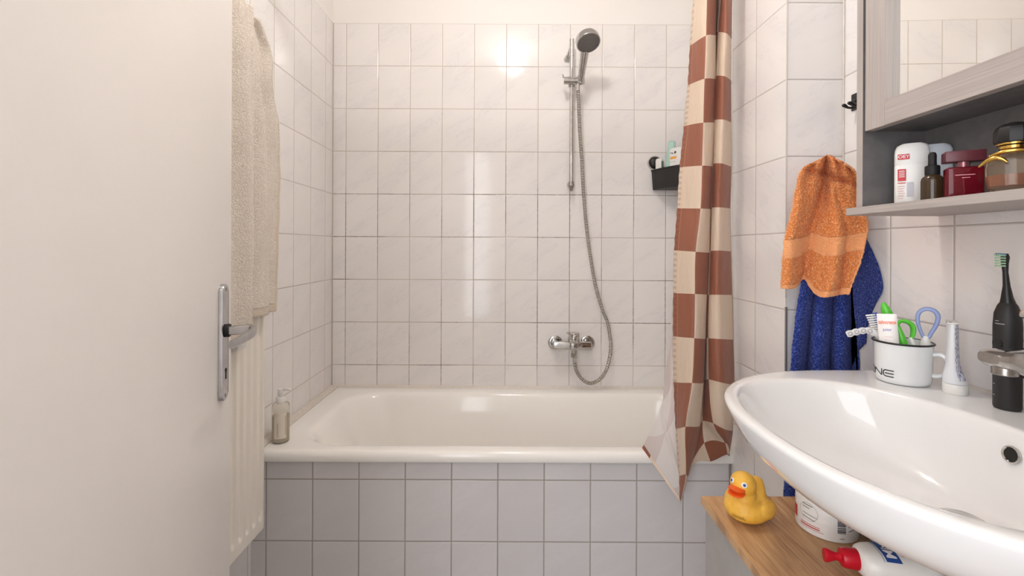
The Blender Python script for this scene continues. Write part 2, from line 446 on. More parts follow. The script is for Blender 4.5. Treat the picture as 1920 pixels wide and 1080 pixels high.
# ------------------------------------------------------------------ soap bottle on the rim
def soap():
    e = empty('soap_dispenser', (-.774, 1.548, .5905), 'clear pump bottle with pale yellow soap on the left bathtub rim', 'soap dispenser')
    g = N('clear_bottle'); b = g.b
    b.inputs['Base Color'].default_value = (.93, .90, .82, 1); b.inputs['Roughness'].default_value = .08
    b.inputs['Transmission Weight'].default_value = .75; b.inputs['IOR'].default_value = 1.2
    m = MB(); m.lathe([(.022, 0), (.026, .002), (.0272, .008), (.0272, .118), (.0262, .125), (.022, .130), (.0125, .132), (.0125, .136)], 36); m.done('bottle', g.m, e)
    s = N('soap_liquid'); s.b.inputs['Base Color'].default_value = lin((214, 200, 160)); s.b.inputs['Roughness'].default_value = .3
    s.b.inputs['Transmission Weight'].default_value = .5; s.b.inputs['IOR'].default_value = 1.3
    m = MB(); m.lathe([(.020, .003), (.0245, .005), (.0245, .088)], 32); m.done('liquid', s.m, e)
    lab = mat('clear_label', (226, 216, 200), .4)
    def on(x, y, r=.0276, a0=math.radians(-72)):
        a = a0+x/r; return Vector((r*math.cos(a), r*math.sin(a), y))
    m = MB(); m.grid(lambda u, v: on(-.018+u*.040, .018+v*.085), 14, 2); m.done('label', lab, e)
    ink = mat('label_ink', (70, 62, 54), .6)
    m = MB()
    wob = [(-.006+.0025*math.sin(i*1.9)+.001*math.sin(i*.7), .024+i*.0016) for i in range(30)]
    stroke(m, wob, .0007, lambda x, y: on(x, y, .0279))
    m.done('lettering', ink, e)
    m = MB()
    for i in range(22):
        a = .030+i*.0030; stroke(m, [(.0175, a), (.0175+random.uniform(.002, .0035), a)], .0012, lambda x, y: on(x, y, .0279))
    m.done('print', ink, e)
    m = MB(); m.lathe([(.0145, .132), (.0150, .134), (.0150, .149), (.0135, .151), (.0065, .152), (.0065, .157)], 28)
    m.lathe([(.0095, .157), (.0098, .158), (.0098, .176), (.0085, .178)], 24)
    m.tube([(.004, 0, .174), (.018, -.002, .1775), (.030, -.004, .177), (.036, -.005, .1735)], [.0055, .0048, .0040, .0032], 12)
    m.done('pump', M_white, e)
soap()

# ------------------------------------------------------------------ shower set on the back wall
hose_m = N('metal_hose'); u, v, w = hose_m.sep(hose_m.uv())
sw = hose_m.math('SINE', hose_m.math('MULTIPLY', v, 860))
hose_m.link(hose_m.mix(hose_m.ss(sw, -.6, .2), lin((104, 97, 89)), lin((228, 222, 214))), hose_m.b.inputs['Base Color'])
hose_m.b.inputs['Metallic'].default_value = .6; hose_m.b.inputs['Roughness'].default_value = .25; hose_m.bump(sw, .0012)
YR = 2.09; xr = (1070.5-958)/F*YR
rail = empty('shower_rail', (xr, 2.14, 1.52), 'chrome shower rail with a sliding holder on the tiled back wall', 'shower rail')
zt, zb = P(0, 74, YR).z, P(0, 345, YR).z
m = MB(); m.tube([(xr, YR, zb), (xr, YR, zt)], .0095, 20)
m.done('pole', M_chrome, rail, world=True)
m = MB(); m.tube([(xr, YR, zt-.075), (xr, YR, zt+.002)], .0112, 20); m.tube([(xr-.001, YR, zt-.03), (xr-.008, YR+.03, zt-.055), (xr-.014, YB, zt-.065)], [.008, .011, .016], 14)
m.done('top_bracket', M_chrome, rail, world=True)
m = MB(); m.tube([(xr, YR, zb+.012), (xr, YR-.002, zb-.006), (xr, YR+.006, zb-.03)], [.0112, .0135, .006], 16, flat=(1, 1)); m.tube([(xr, YR, zb), (xr, YB, zb+.006)], [.009, .013], 14)
m.done('bottom_bracket', M_chrome_d, rail, world=True)
zs = P(0, 151, YR-.02).z
m = MB(); m.tube([(xr-.038, YR-.018, zs+.001), (xr+.028, YR-.018, zs)], [.0165, .0165], 22); m.tube([(xr, YR, zs-.02), (xr, YR, zs+.024)], .0155, 20)
m.lathe([(.017, -.018), (.018, -.015), (.018, .014), (.016, .017)], 22, Matrix.Translation((xr+.036, YR-.035, zs)))
m.tube([(xr-.040, YR-.02, zs+.014), (xr-.043, YR-.02, zs+.030)], [.004, .0022], 8)
m.done('slider', M_chrome, rail, world=True)

HB = Vector((xr+.034, YR-.035, zs-.02))
HE = P(1095, 98, 1.945)
hd = P(1101, 78, 1.93)
sh = empty('hand_shower', (HB.x, HB.y, HB.z), 'round chrome hand shower held in the rail holder', 'shower head')
n_ = Vector((.13, -.46, -.88)).normalized()
m = MB()
HE = hd+Vector((-.006, .050, -.016))
pts = [HB, HB+(HE-HB)*.33, HB+(HE-HB)*.68, HE, hd+Vector((0, .018, 0))-n_*.016]
ff = []
for i in range(17):
    q = i/4; ff.append(Vector([cr(q, [0, 1, 2, 3, 4], [pp[j] for pp in pts]) for j in range(3)]))
m.tube(ff, [cr(i/16, [0, .2, .7, 1], [.0115, .0145, .0190, .0200]) for i in range(17)], 20)
m.done('handle', M_chrome, sh, world=True)
xx = n_.cross(Vector((0, 0, 1))).normalized()
MH = basis(hd, xx, n_.cross(xx), n_)
m = MB(); m.lathe([(.010, -.032), (.036, -.030), (.047, -.026), (.0508, -.018), (.0515, .004), (.0500, .008), (.0465, .008)], 44, MH, cap1=False)
m.done('head_shell', M_chrome, sh, world=True)
m = MB(); m.lathe([(.0002, .009), (.02, .0085), (.044, .0075), (.0470, .006)], 44, MH, cap0=False, cap1=False)
fp = m.done('spray_face', mat('spray_face_grey', (112, 106, 103), .5), sh, world=True)
m = MB()
for rr_, cnt in ((.012, 8), (.020, 14), (.028, 20), (.036, 26), (.0425, 30)):
    for i in range(cnt):
        a = 2*PI*i/cnt+rr_*90; c = MH @ Vector((rr_*math.cos(a), rr_*math.sin(a), .0092)); m.sphere(c, .00115, u=6, v=4)
m.done('nozzles', mat('nozzle_silicone', (150, 146, 142), .5), fp, world=True)

hp_ = [(1082.3, 162), (1085.5, 234), (1090, 300), (1094, 367), (1100, 430), (1107, 480), (1117, 535), (1130, 580), (1139, 602), (1143.7, 624), (1145.9, 644), (1145, 663), (1140, 686.7), (1131, 704.4), (1119, 714.8), (1105.9, 717.8), (1092.6, 710.4), (1083.7, 698.5), (1079.3, 685), (1078, 668)]
hy = [2.055, 2.07, 2.085, 2.095, 2.10, 2.10, 2.10, 2.10, 2.10, 2.10, 2.10, 2.10, 2.10, 2.10, 2.10, 2.10, 2.10, 2.10, 2.10, 2.10]
hw = [P(a, b, c) for (a, b), c in zip(hp_, hy)]
sd = [0]
for a, b in zip(hw, hw[1:]): sd.append(sd[-1]+(b-a).length)
nh = 260; ctr = [Vector([cr(sd[-1]*i/nh, sd, [q[j] for q in hw]) for j in range(3)]) for i in range(nh+1)]
rings = []; prev = Vector((0, -1, 0))
for i, pnt in enumerate(ctr):
    tt = (ctr[min(i+1, nh)]-ctr[max(i-1, 0)]).normalized(); uu = (prev-tt*prev.dot(tt)).normalized(); prev = uu; ww = tt.cross(uu)
    r_ = .0082
    rings.append([pnt+uu*r_*math.cos(2*PI*k/12)+ww*r_*math.sin(2*PI*k/12) for k in range(13)])
hose = empty('shower_hose', tuple(ctr[-1]), 'ribbed metal shower hose hanging in a loop to the bath mixer', 'hose')
m = MB(); m.grid(lambda a, b: rings[int(round(b*nh))][int(round(a*12))], 13, nh+1, lambda a, b: (a, b*sd[-1]))
m.done('tube', hose_m.m, hose, world=True)
m = MB(); m.tube([ctr[0]+Vector((0, 0, .012)), ctr[3]], [.0095, .0085], 14); m.done('end_nut', M_chrome, hose, world=True)
m = MB(); m.tube([ctr[-5], ctr[-1]], [.0088, .0105], 14); m.done('end_nut', M_chrome, hose, world=True)

# mixer
mx = empty('bath_mixer', (.285, 2.14, .82), 'chrome single-lever bath mixer on the back wall above the tub', 'mixer tap')
zm = P(0, 643, 2.1).z
for px in (1042, 1102):
    c = P(px, 642, 2.145)
    m = MB(); m.lathe([(.032, 0), (.0335, .004), (.033, .010), (.027, .013), (.020, .012)], 32, Matrix.Translation((c.x, 2.150, c.z)) @ Matrix.Rotation(PI/2, 4, 'X'))
    m.tube([(c.x, 2.14, c.z), (c.x, 2.085, c.z)], .0145, 18)
    m.done('wall_flange', M_chrome, mx, world=True)
xa, xb, xm = P(1037, 0, 2.09).x, P(1110, 0, 2.09).x, P(1076, 0, 2.09).x
m = MB(); m.box(xa, xb, 2.070, 2.108, zm-.026, zm+.011, .007, 3)
m.box(xm-.018, xm+.018, 2.058, 2.106, zm-.026, zm+.012, .008, 3)
m.done('body', M_chrome, mx, world=True)
m = MB(); m.lathe([(.0250, 0), (.0260, .002), (.0260, .040), (.0235, .044)], 28, Matrix.Translation((xm, 2.080, zm+.008)))
m.tube([(xm-.018, 2.072, zm+.050), (xm-.034, 2.066, zm+.053)], [.004, .0025], 8)
m.box(xm-.010, xm+.010, 2.030, 2.075, zm+.038, zm+.049, .003, 2)
m.done('lever', M_chrome, mx, world=True)
m = MB(); m.tube([(xm+.003, 2.085, zm-.02), (xm+.003, 2.095, zm-.045)], [.0135, .0115], 18); m.tube([(xm+.003, 2.095, zm-.045), (xm+.003, 2.10, zm-.062)], .0125, 12)
m.done('hose_outlet', M_chrome_d, mx, world=True)

# ------------------------------------------------------------------ corner basket
bk = empty('corner_basket', (.76, 2.05, 1.515), 'black plastic corner basket on the back wall beside the curtain', 'basket')
def plan(t):
    pts = [(.655, 2.135), (.690, 2.055), (.740, 1.985), (.800, 1.945), (.858, 1.930)]
    return [cr(t*4, [0, 1, 2, 3, 4], [q[j] for q in pts]) for j in range(2)]
cx, cy = .80, 2.08
def loopb(sc, z, off=0):
    L = [plan(i/24) for i in range(25)]+[(.858, 2.0), (.858, 2.06), (.858, 2.142), (.78, 2.142), (.70, 2.142), (.655, 2.142)]
    return [(.858-(.858-x)*sc, 2.142-(2.142-y)*sc, z) for x, y in L]
m = MB()
m.loft([loopb(.97, 1.518), loopb(1.0, 1.605), loopb(1.015, 1.605), loopb(1.015, 1.611), loopb(.985, 1.611), loopb(.955, 1.522)], True, True, True)
m.done('tray', M_blackm, bk, world=True)
m = MB(); c = P(1229, 303, 2.13); m.lathe([(.034, 0), (.034, .004), (.029, .006)], 32, Matrix.Translation((c.x, 2.15, c.z)) @ Matrix.Rotation(PI/2, 4, 'X'), cap1=False)
m.done('suction_rim', mat('clear_rubber', (190, 184, 176), .4), bk, world=True)
m = MB(); m.lathe([(.029, .003), (.0275, .012), (.020, .019), (.008, .022)], 32, Matrix.Translation((c.x, 2.15, c.z)) @ Matrix.Rotation(PI/2, 4, 'X')); m.done('suction_knob', M_black, bk, world=True)

def slab(name, loc, rz, w, d_, h_, m_, label, cat, r=.3, taper=1.0, parent=None, top_r=.008, tilt=0):
    """rounded flat bottle body; returns the thing root"""
    e = empty(name, loc, label, cat, rz)
    e.rotation_euler = (0, tilt, rz)
    return e
def body_flat(w, d_, h_, n=2.8, sh=.02, taper=1.0, seg=36, base=.004):
    rings = []
    prof = [(.90, 0), (.97, base*.4), (1.0, base)] + [(1-(1-taper)*k/8, base+(h_-sh-base)*k/8) for k in range(1, 9)]
    for k in range(1, 7):
        a = PI/2*k/6; prof.append((taper*(1-(.45)*(1-math.cos(a))), h_-sh+sh*math.sin(a)))
    for s_, z in prof:
        rings.append([(w/2*s_*math.copysign(abs(math.cos(t))**(2/n), math.cos(t)), d_/2*(s_**.6)*math.copysign(abs(math.sin(t))**(2/n), math.sin(t)), z) for t in [2*PI*i/seg for i in range(seg)]])
    return rings
# small white bottle
e = empty('small_bottle', (.6835, 2.117, 1.5225), 'small white bottle with grey-green printed side, leftmost in the corner basket', 'bottle', math.radians(-50))
m = MB(); m.loft(body_flat(.032, .020, .138, 5, .012), True, True, True); m.done('body', M_white, e)
m = MB()
for i in range(9):
    for j in range(3):
        m.box(.0163, .0167, -.008+j*.006, -.005+j*.006, .045+i*.009, .050+i*.009)
m.box(.0158, .0164, -.009, .009, .035, .125, .0); m.done('label', mat('greygreen_print', (112, 128, 116), .5), e)
# teal bottle
e = empty('shampoo_bottle', (.718, 2.094, 1.5225), 'tall pale teal shampoo bottle standing in the corner basket', 'bottle', math.radians(-35)); e.rotation_euler = (0, math.radians(4), math.radians(-35))
m = MB()
rg = body_flat(.058, .032, .212, 2.6, .006, .55); m.loft(rg, True, True, True); m.done('body', mat('teal_plastic', (176, 208, 198), .35, sss=.05), e)
m = MB(); m.box(.006, .024, -.0172, -.0155, .03, .10, .002); m.done('label', mat('green_print', (70, 130, 88), .4), e)
m = MB(); m.lathe([(.0085, .2117), (.0085, .2125)], 20, sx=1.2); m.done('cap_ring', mat('teal_dark', (120, 156, 148), .4), e)
# kids bottle
e = empty('lotion_bottle', (.737, 2.042, 1.5225), 'white bottle with black dots and an orange band in the corner basket', 'bottle', math.radians(-50))
m = MB(); m.loft(body_flat(.060, .027, .172, 4.5, .008), True, True, True); m.done('body', M_white, e)
def fl(x, y, yy=-.0140): return Vector((x, yy, y))
m = MB(); m.grid(lambda u, v: fl(-.024+u*.030, .121+v*.011+u*.002), 2, 2); m.done('orange_band', mat('orange_print', (235, 165, 70), .5), e)
m = MB()
for (a, b, r_) in ((-.021, .150, .0025), (-.014, .148, .003), (0.0, .151, .0048), (-.004, .146, .002)):
    m.lathe([(r_, 0), (r_, .0003)], 14, Matrix.Translation((a, -.0137, b)) @ Matrix.Rotation(PI/2, 4, 'X'))
m.done('dots', mat('ink_dark', (46, 42, 40), .5), e); m = MB()
for k in range(6): m.box(-.022+k*.004, -.020+k*.004, -.0141, -.0137, .108+.003*(k % 2), .110+.003*(k % 2))
m.done('small_print', mat('ink_green', (90, 110, 70), .5), e)

# ------------------------------------------------------------------ shower curtain
VS = [-2.4, -1, 0, 1, 2, 3, 4, 5, 6, 7, 8, 9, 10, 10.5]
T = {  # column: lists of px, py, Y
 0:   ([1300, 1298, 1291.5, 1287, 1281, 1274, 1269, 1264, 1262, 1262, 1264, 1268, 1275, 1277], [-131, -10, 85, 159, 235, 312, 389, 468, 548, 629, 715, 802, 891, 938], [1.43]*11+[1.42, 1.41, 1.40]),
 1:   ([1322, 1322, 1320.5, 1319.7, 1318.5, 1315.6, 1312.8, 1304.4, 1304, 1302.5, 1299, 1287, 1288, 1278.5], [-131, -16, 66, 146, 228, 309, 389.5, 470.5, 549.7, 632.5, 716.7, 799, 888, 936], [1.36]*11+[1.365, 1.38, 1.395]),
 1.7: ([1341, 1341, 1340.5, 1340, 1338, 1335, 1333, 1329.5, 1326.5, 1324, 1320, 1313, 1292, 1280], [-131, -18, 64, 146, 228, 310, 390, 472, 550.6, 634, 717, 798, 888, 934], [1.40]*14),
 1.85: ([1343, 1343, 1342, 1340.5, 1339, 1336, 1334, 1330, 1327, 1325, 1321, 1315, 1301, 1302], [-131, -18, 63, 144, 227, 308, 389, 470, 550, 633, 715, 794, 858, 868], [1.435]*11+[1.435, 1.43, 1.43]),
 2:   ([1344, 1344, 1343, 1341, 1340, 1337, 1335, 1331, 1328, 1326, 1322, 1319, 1321, 1333], [-131, -18, 62, 143, 226, 307, 388, 469, 550, 633, 712, 788, 828, 863], [1.45]*11+[1.445, 1.44, 1.435]),
 3:   ([1353, 1351.5, 1345, 1341.4, 1338.6, 1336.5, 1333.7, 1331.7, 1330.5, 1329, 1331, 1339, 1360, 1366], [-131, -20, 58, 140, 223, 305, 387.6, 468.6, 551, 632.5, 710, 792, 828, 850], [1.40]*12+[1.42, 1.43]),
 3.5: ([1362, 1361, 1360, 1357, 1355, 1353, 1351, 1350.5, 1351.5, 1353, 1356, 1360, 1369, 1369.5], [-131, -16, 62, 142, 223, 305, 387, 468, 551, 634, 716, 803, 838, 851], [1.375]*11+[1.39, 1.42, 1.43]),
 4:   ([1372, 1372, 1371, 1370.5, 1370.5, 1370, 1369, 1370, 1372.5, 1375.6, 1378, 1376, 1371, 1370.5], [-131, -15, 73, 150, 228, 311, 389, 469.5, 551, 634.7, 720, 806, 848, 853], [1.44]*14),
 4.5: ([1366, 1366, 1365, 1364.5, 1364.5, 1364, 1363, 1364, 1366.5, 1369.6, 1372, 1370, 1367, 1367], [-131, -15, 72, 149, 228, 310, 388, 469, 550, 633, 718, 804, 846, 852], [1.462]*14),
}
US = sorted(T)
def cpt(u, v):
    col = []
    for k in US:
        a, b, c = T[k]; col.append([cr(v, VS, q) for q in (a, b, c)])
    px, py, y = [cr(u, US, [q[j] for q in col]) for j in range(3)]
    w = P(px, py, y)
    w += Vector((.3, -1, 0)).normalized()*(noise.noise(Vector((u*1.3, v*.55, 4)))*.006+.0012*math.sin(v*21+u*3)*max(0, 1-u*6))
    w.x = min(w.x, PX-.004); w.y = min(w.y, 1.466)
    return w
cm = N('checked_curtain'); u, v, w = cm.sep(cm.uv())
par = cm.math('FLOORED_MODULO', cm.math('ADD', cm.math('FLOOR', u), cm.math('FLOOR', v)), 2)
col = cm.mix(par, lin((158, 98, 74)), lin((228, 208, 186)))
hem = cm.math('MULTIPLY', cm.ss(u, .13, .16, 1, 0), cm.ss(cm.math('SINE', cm.math('MULTIPLY', v, 48)), -.3, .6, .15, .8))
col = cm.mix(cm.math('MULTIPLY', hem, .4), col, lin((112, 66, 48)))
st = cm.math('MULTIPLY', cm.ss(cm.math('ABSOLUTE', cm.math('SUBTRACT', u, .19)), .012, .02, 1, 0), cm.ss(cm.math('SINE', cm.math('MULTIPLY', v, 110)), -.2, .2))
col = cm.mix(cm.math('MULTIPLY', st, .5), col, lin((226, 176, 150)))
cm.link(col, cm.b.inputs['Base Color']); cm.b.inputs['Roughness'].default_value = .45
cm.b.inputs['Sheen Weight'].default_value = .15
tr = cm.n.new('ShaderNodeBsdfTranslucent'); cm.link(col, tr.inputs[0]); ms = cm.n.new('ShaderNodeMixShader'); ms.inputs[0].default_value = .22
cm.link(cm.b.outputs[0], ms.inputs[1]); cm.link(tr.outputs[0], ms.inputs[2]); cm.link(ms.outputs[0], cm.n['Material Output'].inputs['Surface'])
wf, _ = cm.noise(cm.scale(cm.uv(), (2.2, .8, 1)), 2.5, 3, .5); cm.bump(wf, .004)
cur = empty('shower_curtain', (.63, 1.42, 1.2), 'brown and cream checked shower curtain gathered at the right of the tub', 'shower curtain')
m = MB(); m.grid(lambda a, b: cpt(a*4.5, -2.4+b*12.9), 130, 300, lambda a, b: (a*4.5, -2.4+b*12.9+10))
o = m.done('cloth', cm.m, cur, world=True, sharp=None)
o.modifiers.new('s', 'SOLIDIFY').thickness = .0006
# turned-over corner showing the pale reverse
fm = N('curtain_reverse'); u, v, w = fm.sep(fm.uv())
par = fm.math('FLOORED_MODULO', fm.math('ADD', fm.math('FLOOR', u), fm.math('FLOOR', v)), 2)
col = fm.mix(par, lin((222, 210, 206)), lin((234, 228, 224)))
fm.link(col, fm.b.inputs['Base Color']); fm.b.inputs['Roughness'].default_value = .5
tr = fm.n.new('ShaderNodeBsdfTranslucent'); fm.link(col, tr.inputs[0]); ms = fm.n.new('ShaderNodeMixShader'); ms.inputs[0].default_value = .35
fm.link(fm.b.outputs[0], ms.inputs[1]); fm.link(tr.outputs[0], ms.inputs[2]); fm.link(ms.outputs[0], fm.n['Material Output'].inputs['Surface'])
FV = [0, .3, .55, .7, .85, 1]
FRx = ([1263, 1264, 1266.5, 1269, 1273, 1277], [560, 690, 760, 802, 868, 939], [1.432, 1.432, 1.43, 1.428, 1.42, 1.405])
FLx = ([1262, 1251, 1243, 1231, 1219, 1205], [561, 690, 752, 786, 812, 838], [1.455, 1.46, 1.46, 1.455, 1.45, 1.445])
def fpt(a, b):
    r = [cr(b, FV, q) for q in FRx]; l = [cr(b, FV, q) for q in FLx]
    q = P(*[r[i]+(l[i]-r[i])*a for i in range(3)])
    cs = abs(a-(1-(b-.55)/.35)) if b > .5 else 1
    q.y += -.006*max(0, 1-cs*7)+.003*math.sin(a*6+b*4); q.y = min(q.y, 1.466)
    return q
m = MB(); m.grid(fpt, 40, 120, lambda a, b: (a*.9-b*.6+2, b*3.2-a*.8)); m.done('turned_corner', fm.m, cur, world=True, sharp=None)['label'] = 'pale reverse of the turned corner'
def hpt(a, b):
    q = fpt(a, 1); q2 = fpt(a, .955); d_ = (q2-q).normalized()
    return q+d_*.011*b+Vector((0, -.002, 0))
hm = N('hem_cloth'); u, v, w = hm.sep(hm.uv())
hm.link(hm.mix(hm.ss(u, .79, .80), lin((226, 204, 184)), lin((150, 92, 70))), hm.b.inputs['Base Color']); hm.b.inputs['Roughness'].default_value = .6
m = MB(); m.grid(hpt, 30, 3, lambda a, b: (a, b)); m.done('hem', hm.m, cur, world=True, sharp=None)
rod = empty('curtain_rod', (0, 1.43, 2.26), 'white curtain rod spanning above the tub front', 'curtain rod')
m = MB(); m.tube([(XL, 1.425, 2.27), (XR if False else PX, 1.425, 2.27)], .012, 20); m.done('rod', M_white, rod, world=True)
for x, s_ in ((XL, 1), (PX, -1)):
    m = MB(); m.tube([(x, 1.425, 2.27), (x+s_*.02, 1.425, 2.27)], [.024, .018], 20); m.done('end_cap', M_white, rod, world=True)
for i in range(6):
    q = cpt(.2+i*.8, -2.4); x = q.x
    m = MB(); m.tube([(x, 1.425+.02*math.cos(a), 2.262+.024*math.sin(a)) for a in [2*PI*k/20 for k in range(21)]], .0016, 6)
    g = m.done('curtain_ring', M_white, cur, world=True)

# ------------------------------------------------------------------ wash basin
ZR = .99; BY = .66
def outline(off, z, n=56):
    """outer outline, offset inwards; the back runs along the wall"""
    a, b = .327-off, .345-off; x0 = .70; L = []
    for i in range(n+1):
        t = PI*i/n; cx_, sy_ = math.sin(t), math.cos(t)
        L.append((x0-b*abs(cx_)**(2/2.4), BY+a*math.copysign(abs(sy_)**(2/2.4), sy_), z))
    ya, yb = L[-1][1], L[0][1]; xw = .8635
    for k in range(1, 9): L.append((x0+(xw-x0)*k/8, ya, z))
    for k in range(1, 12): L.append((xw, ya+(yb-ya)*k/12, z))
    for k in range(8, 0, -1): L.append((x0+(xw-x0)*k/8, yb, z))
    return L
def bowl(s_, z, dx=0, n=None):
    ref = outline(0, z); L = []
    N_ = len(ref); bx = .552+dx
    for i, (x, y, _) in enumerate(ref):
        ang = math.atan2((y-BY)/.327, (x-.60)/.25)
        c, s2 = math.cos(ang), math.sin(ang); e = 2/2.25
        L.append((bx+.178*s_*math.copysign(abs(c)**e, c), BY+.250*s_*math.copysign(abs(s2)**e, s2), z))
    return L
R = []
for off, z in ((.30, .846), (.24, .848), (.16, .862), (.10, .884), (.062, .902), (.042, .914), (.026, .930), (.014, .950), (.005, .970), (.001, .980), (0, .984), (.002, .9875), (.007, .9900), (.013, .9908)):
    R.append(outline(off, z))
for s_, z, dx in ((1.05, .9905, 0), (1.02, .9900, 0), (1.0, .9885, 0), (.985, .984, 0), (.965, .975, .001), (.935, .960, .004), (.89, .941, .010), (.83, .922, .018), (.75, .904, .028), (.65, .888, .040), (.52, .874, .056), (.38, .865, .072), (.24, .860, .086), (.12, .857, .096), (.07, .857, .10)):
    R.append(bowl(s_, z, dx))
ba = empty('wash_basin', (.70, BY, .846), 'large white ceramic wash basin on the right wall', 'wash basin')
m = MB(); m.loft(R, True, True, True); m.done('bowl', M_ceramic, ba, world=True, sharp=70)
m = MB(); m.lathe([(.031, .0005), (.0315, .0025), (.028, .0035), (.024, .002)], 36, Matrix.Translation((.652, BY, .857)), cap1=False)
m.lathe([(.0225, .002), (.0225, .006), (.018, .0085), (.004, .009)], 36, Matrix.Translation((.652, BY, .857)))
m.done('drain_plug', M_chrome, ba, world=True)
oc = Vector((.7195, .6585, .955))
m = MB(); Mo = Matrix.Translation(oc) @ Matrix.Rotation(math.radians(-82), 4, 'Y')
m.lathe([(.0125, -.001), (.0125, .0012), (.0105, .002), (.0095, .0005)], 28, Mo, cap1=False); m.done('overflow_ring', M_chrome, ba, world=True)
m = MB(); m.lathe([(.0098, -.0005), (.0098, .0006)], 28, Mo); m.done('overflow_hole', M_dark, ba, world=True)
m = MB(); m.tube([(.652, BY, .85), (.652, BY, .722)], .018, 20); m.done('waste_pipe', M_chrome, ba, world=True)
m = MB(); m.loft([[(XR, y, ZR+.006), (XR-.003, y, ZR+.005), (XR-.008, y, ZR+.0005), (XR, y, ZR-.001)] for y in (BY-.32, BY+.32)], True, True, True)
struct('trim_8', m, M_silicone)

# tap
tp = empty('basin_tap', (.795, BY-.004, .9905), 'chrome single-lever basin tap behind the bowl', 'tap')
m = MB(); m.lathe([(.027, 0), (.0275, .003), (.024, .006), (.023, .050), (.0235, .115), (.022, .120)], 32); m.done('body', M_chrome, tp)
m = MB(); rings = []
for q, (dx_, zc_, hw_, hh_) in enumerate(((.012, .088, .020, .029), (-.02, .090, .0205, .0275), (-.055, .0945, .0205, .0215), (-.088, .1015, .0200, .0145), (-.106, .1035, .0185, .0110), (-.112, .1040, .0150, .0075))):
    rings.append([(dx_, hw_*math.copysign(abs(math.cos(t))**.5, math.cos(t)), zc_+hh_*math.copysign(abs(math.sin(t))**.6, math.sin(t))) for t in [2*PI*i/24 for i in range(24)]])
m.loft(rings, True, True, True); m.done('spout', M_chrome, tp)
m = MB(); m.lathe([(.0135, .080), (.0145, .081), (.0145, .098)], 26, Matrix.Translation((-.088, 0, 0))); m.done('aerator', M_chrome_d, tp)
m = MB(); m.lathe([(.0235, .121), (.024, .123), (.024, .152), (.020, .158)], 32); m.box(-.085, .0, -.012, .012, .148, .160, .004, 2, Matrix.Rotation(math.radians(10), 4, 'Y')); m.done('lever', M_chrome, tp)

# mug
mg = Vector((.765, .895, .9908)); r0 = .0455
mug = empty('enamel_mug', tuple(mg), 'white enamel mug with black rim lettered ONE at the back of the basin', 'mug')
m = MB(); m.lathe([(.034, 0), (.040, .0015), (.0425, .006), (.0440, .012), (r0, .074), (.0465, .078), (.0445, .079), (.0435, .074), (.0415, .012), (.036, .006), (.001, .005)], 48, cap1=False); m.done('cup', M_enamelw, mug, sharp=60)
m = MB(); m.tube([(.0463*math.cos(a), .0463*math.sin(a), .0785) for a in [2*PI*i/48 for i in range(49)]], .0019, 10, caps=False); m.done('rim', M_black, mug)['label'] = 'black rim'
hd_ = Vector((.66, -.75, 0)).normalized()
hpth = [(.043, .060), (.052, .062), (.060, .059), (.0640, .049), (.0632, .036), (.058, .025), (.050, .021), (.042, .021)]
m = MB(); pp = []
for i in range(29):
    q = i/4; pp.append(hd_*cr(q, list(range(8)), [a for a, b in hpth])+Vector((0, 0, cr(q, list(range(8)), [b for a, b in hpth]))))
m.tube(pp, .0058, 14, up=Vector((.75, .66, 0)), flat=(1.15, .75)); m.done('handle', M_enamelw, mug)
m = MB()
def mp(x, y):
    r = .0441+.0016*min(1, max(0, (y-.012)/.062))+.0004
    a = math.atan2(-.76, -.65)-x/r   # x to the right seen from outside
    a = math.atan2(-.76, -.65)+x/r
    return Vector((r*math.cos(a), r*math.sin(a), y))
H0, H1 = .0145, .0262; W_ = .0019
def bar(x0, x1, y): stroke(m, [(x0+(x1-x0)*k/8, y) for k in range(9)], W_, mp)
xe1, xe0 = -.0125, -.0305
for y in (H0, (H0+H1)/2, H1): bar(xe0+.003, xe1, y)
stroke(m, [(xe0+.004, H0), (xe0+.0015, H0+.0012), (xe0, H0+.0035), (xe0, H1-.0035), (xe0+.0015, H1-.0012), (xe0+.004, H1)], W_, mp)
n0, n1 = -.0505, -.0340
stroke(m, [(n0, H0-.0008), (n0, H1)], W_, mp); stroke(m, [(n0, H1)]+[(n0+(n1-n0)*k/6, H1-(H1-H0)*k/6) for k in range(1, 7)], W_, mp); stroke(m, [(n1, H0), (n1, H1+.0008)], W_, mp)
o0, o1 = -.0715, -.0535
oo = [(o0+.003, H0), (o1-.003, H0), (o1-.0006, H0+.0012), (o1, H0+.0035), (o1, H1-.0035), (o1-.0006, H1-.0012), (o1-.003, H1), (o0+.003, H1), (o0+.0006, H1-.0012), (o0, H1-.0035), (o0, H0+.0035), (o0+.0006, H0+.0012), (o0+.003, H0)]
stroke(m, oo, W_, mp)
m.done('lettering', mat('mug_ink', (24, 24, 26), .4), mug)

# things in the mug
def inmug(a, b): return mg+Vector((a, b, 0))
zb_ = mg.z+.007
RT = Vector((.76, -.65, 0)); FW = Vector((.65, .76, 0))   # seen from the room: to the right, and away
def mp3(r, f, z): return mg+RT*r+FW*f+Vector((0, 0, z))
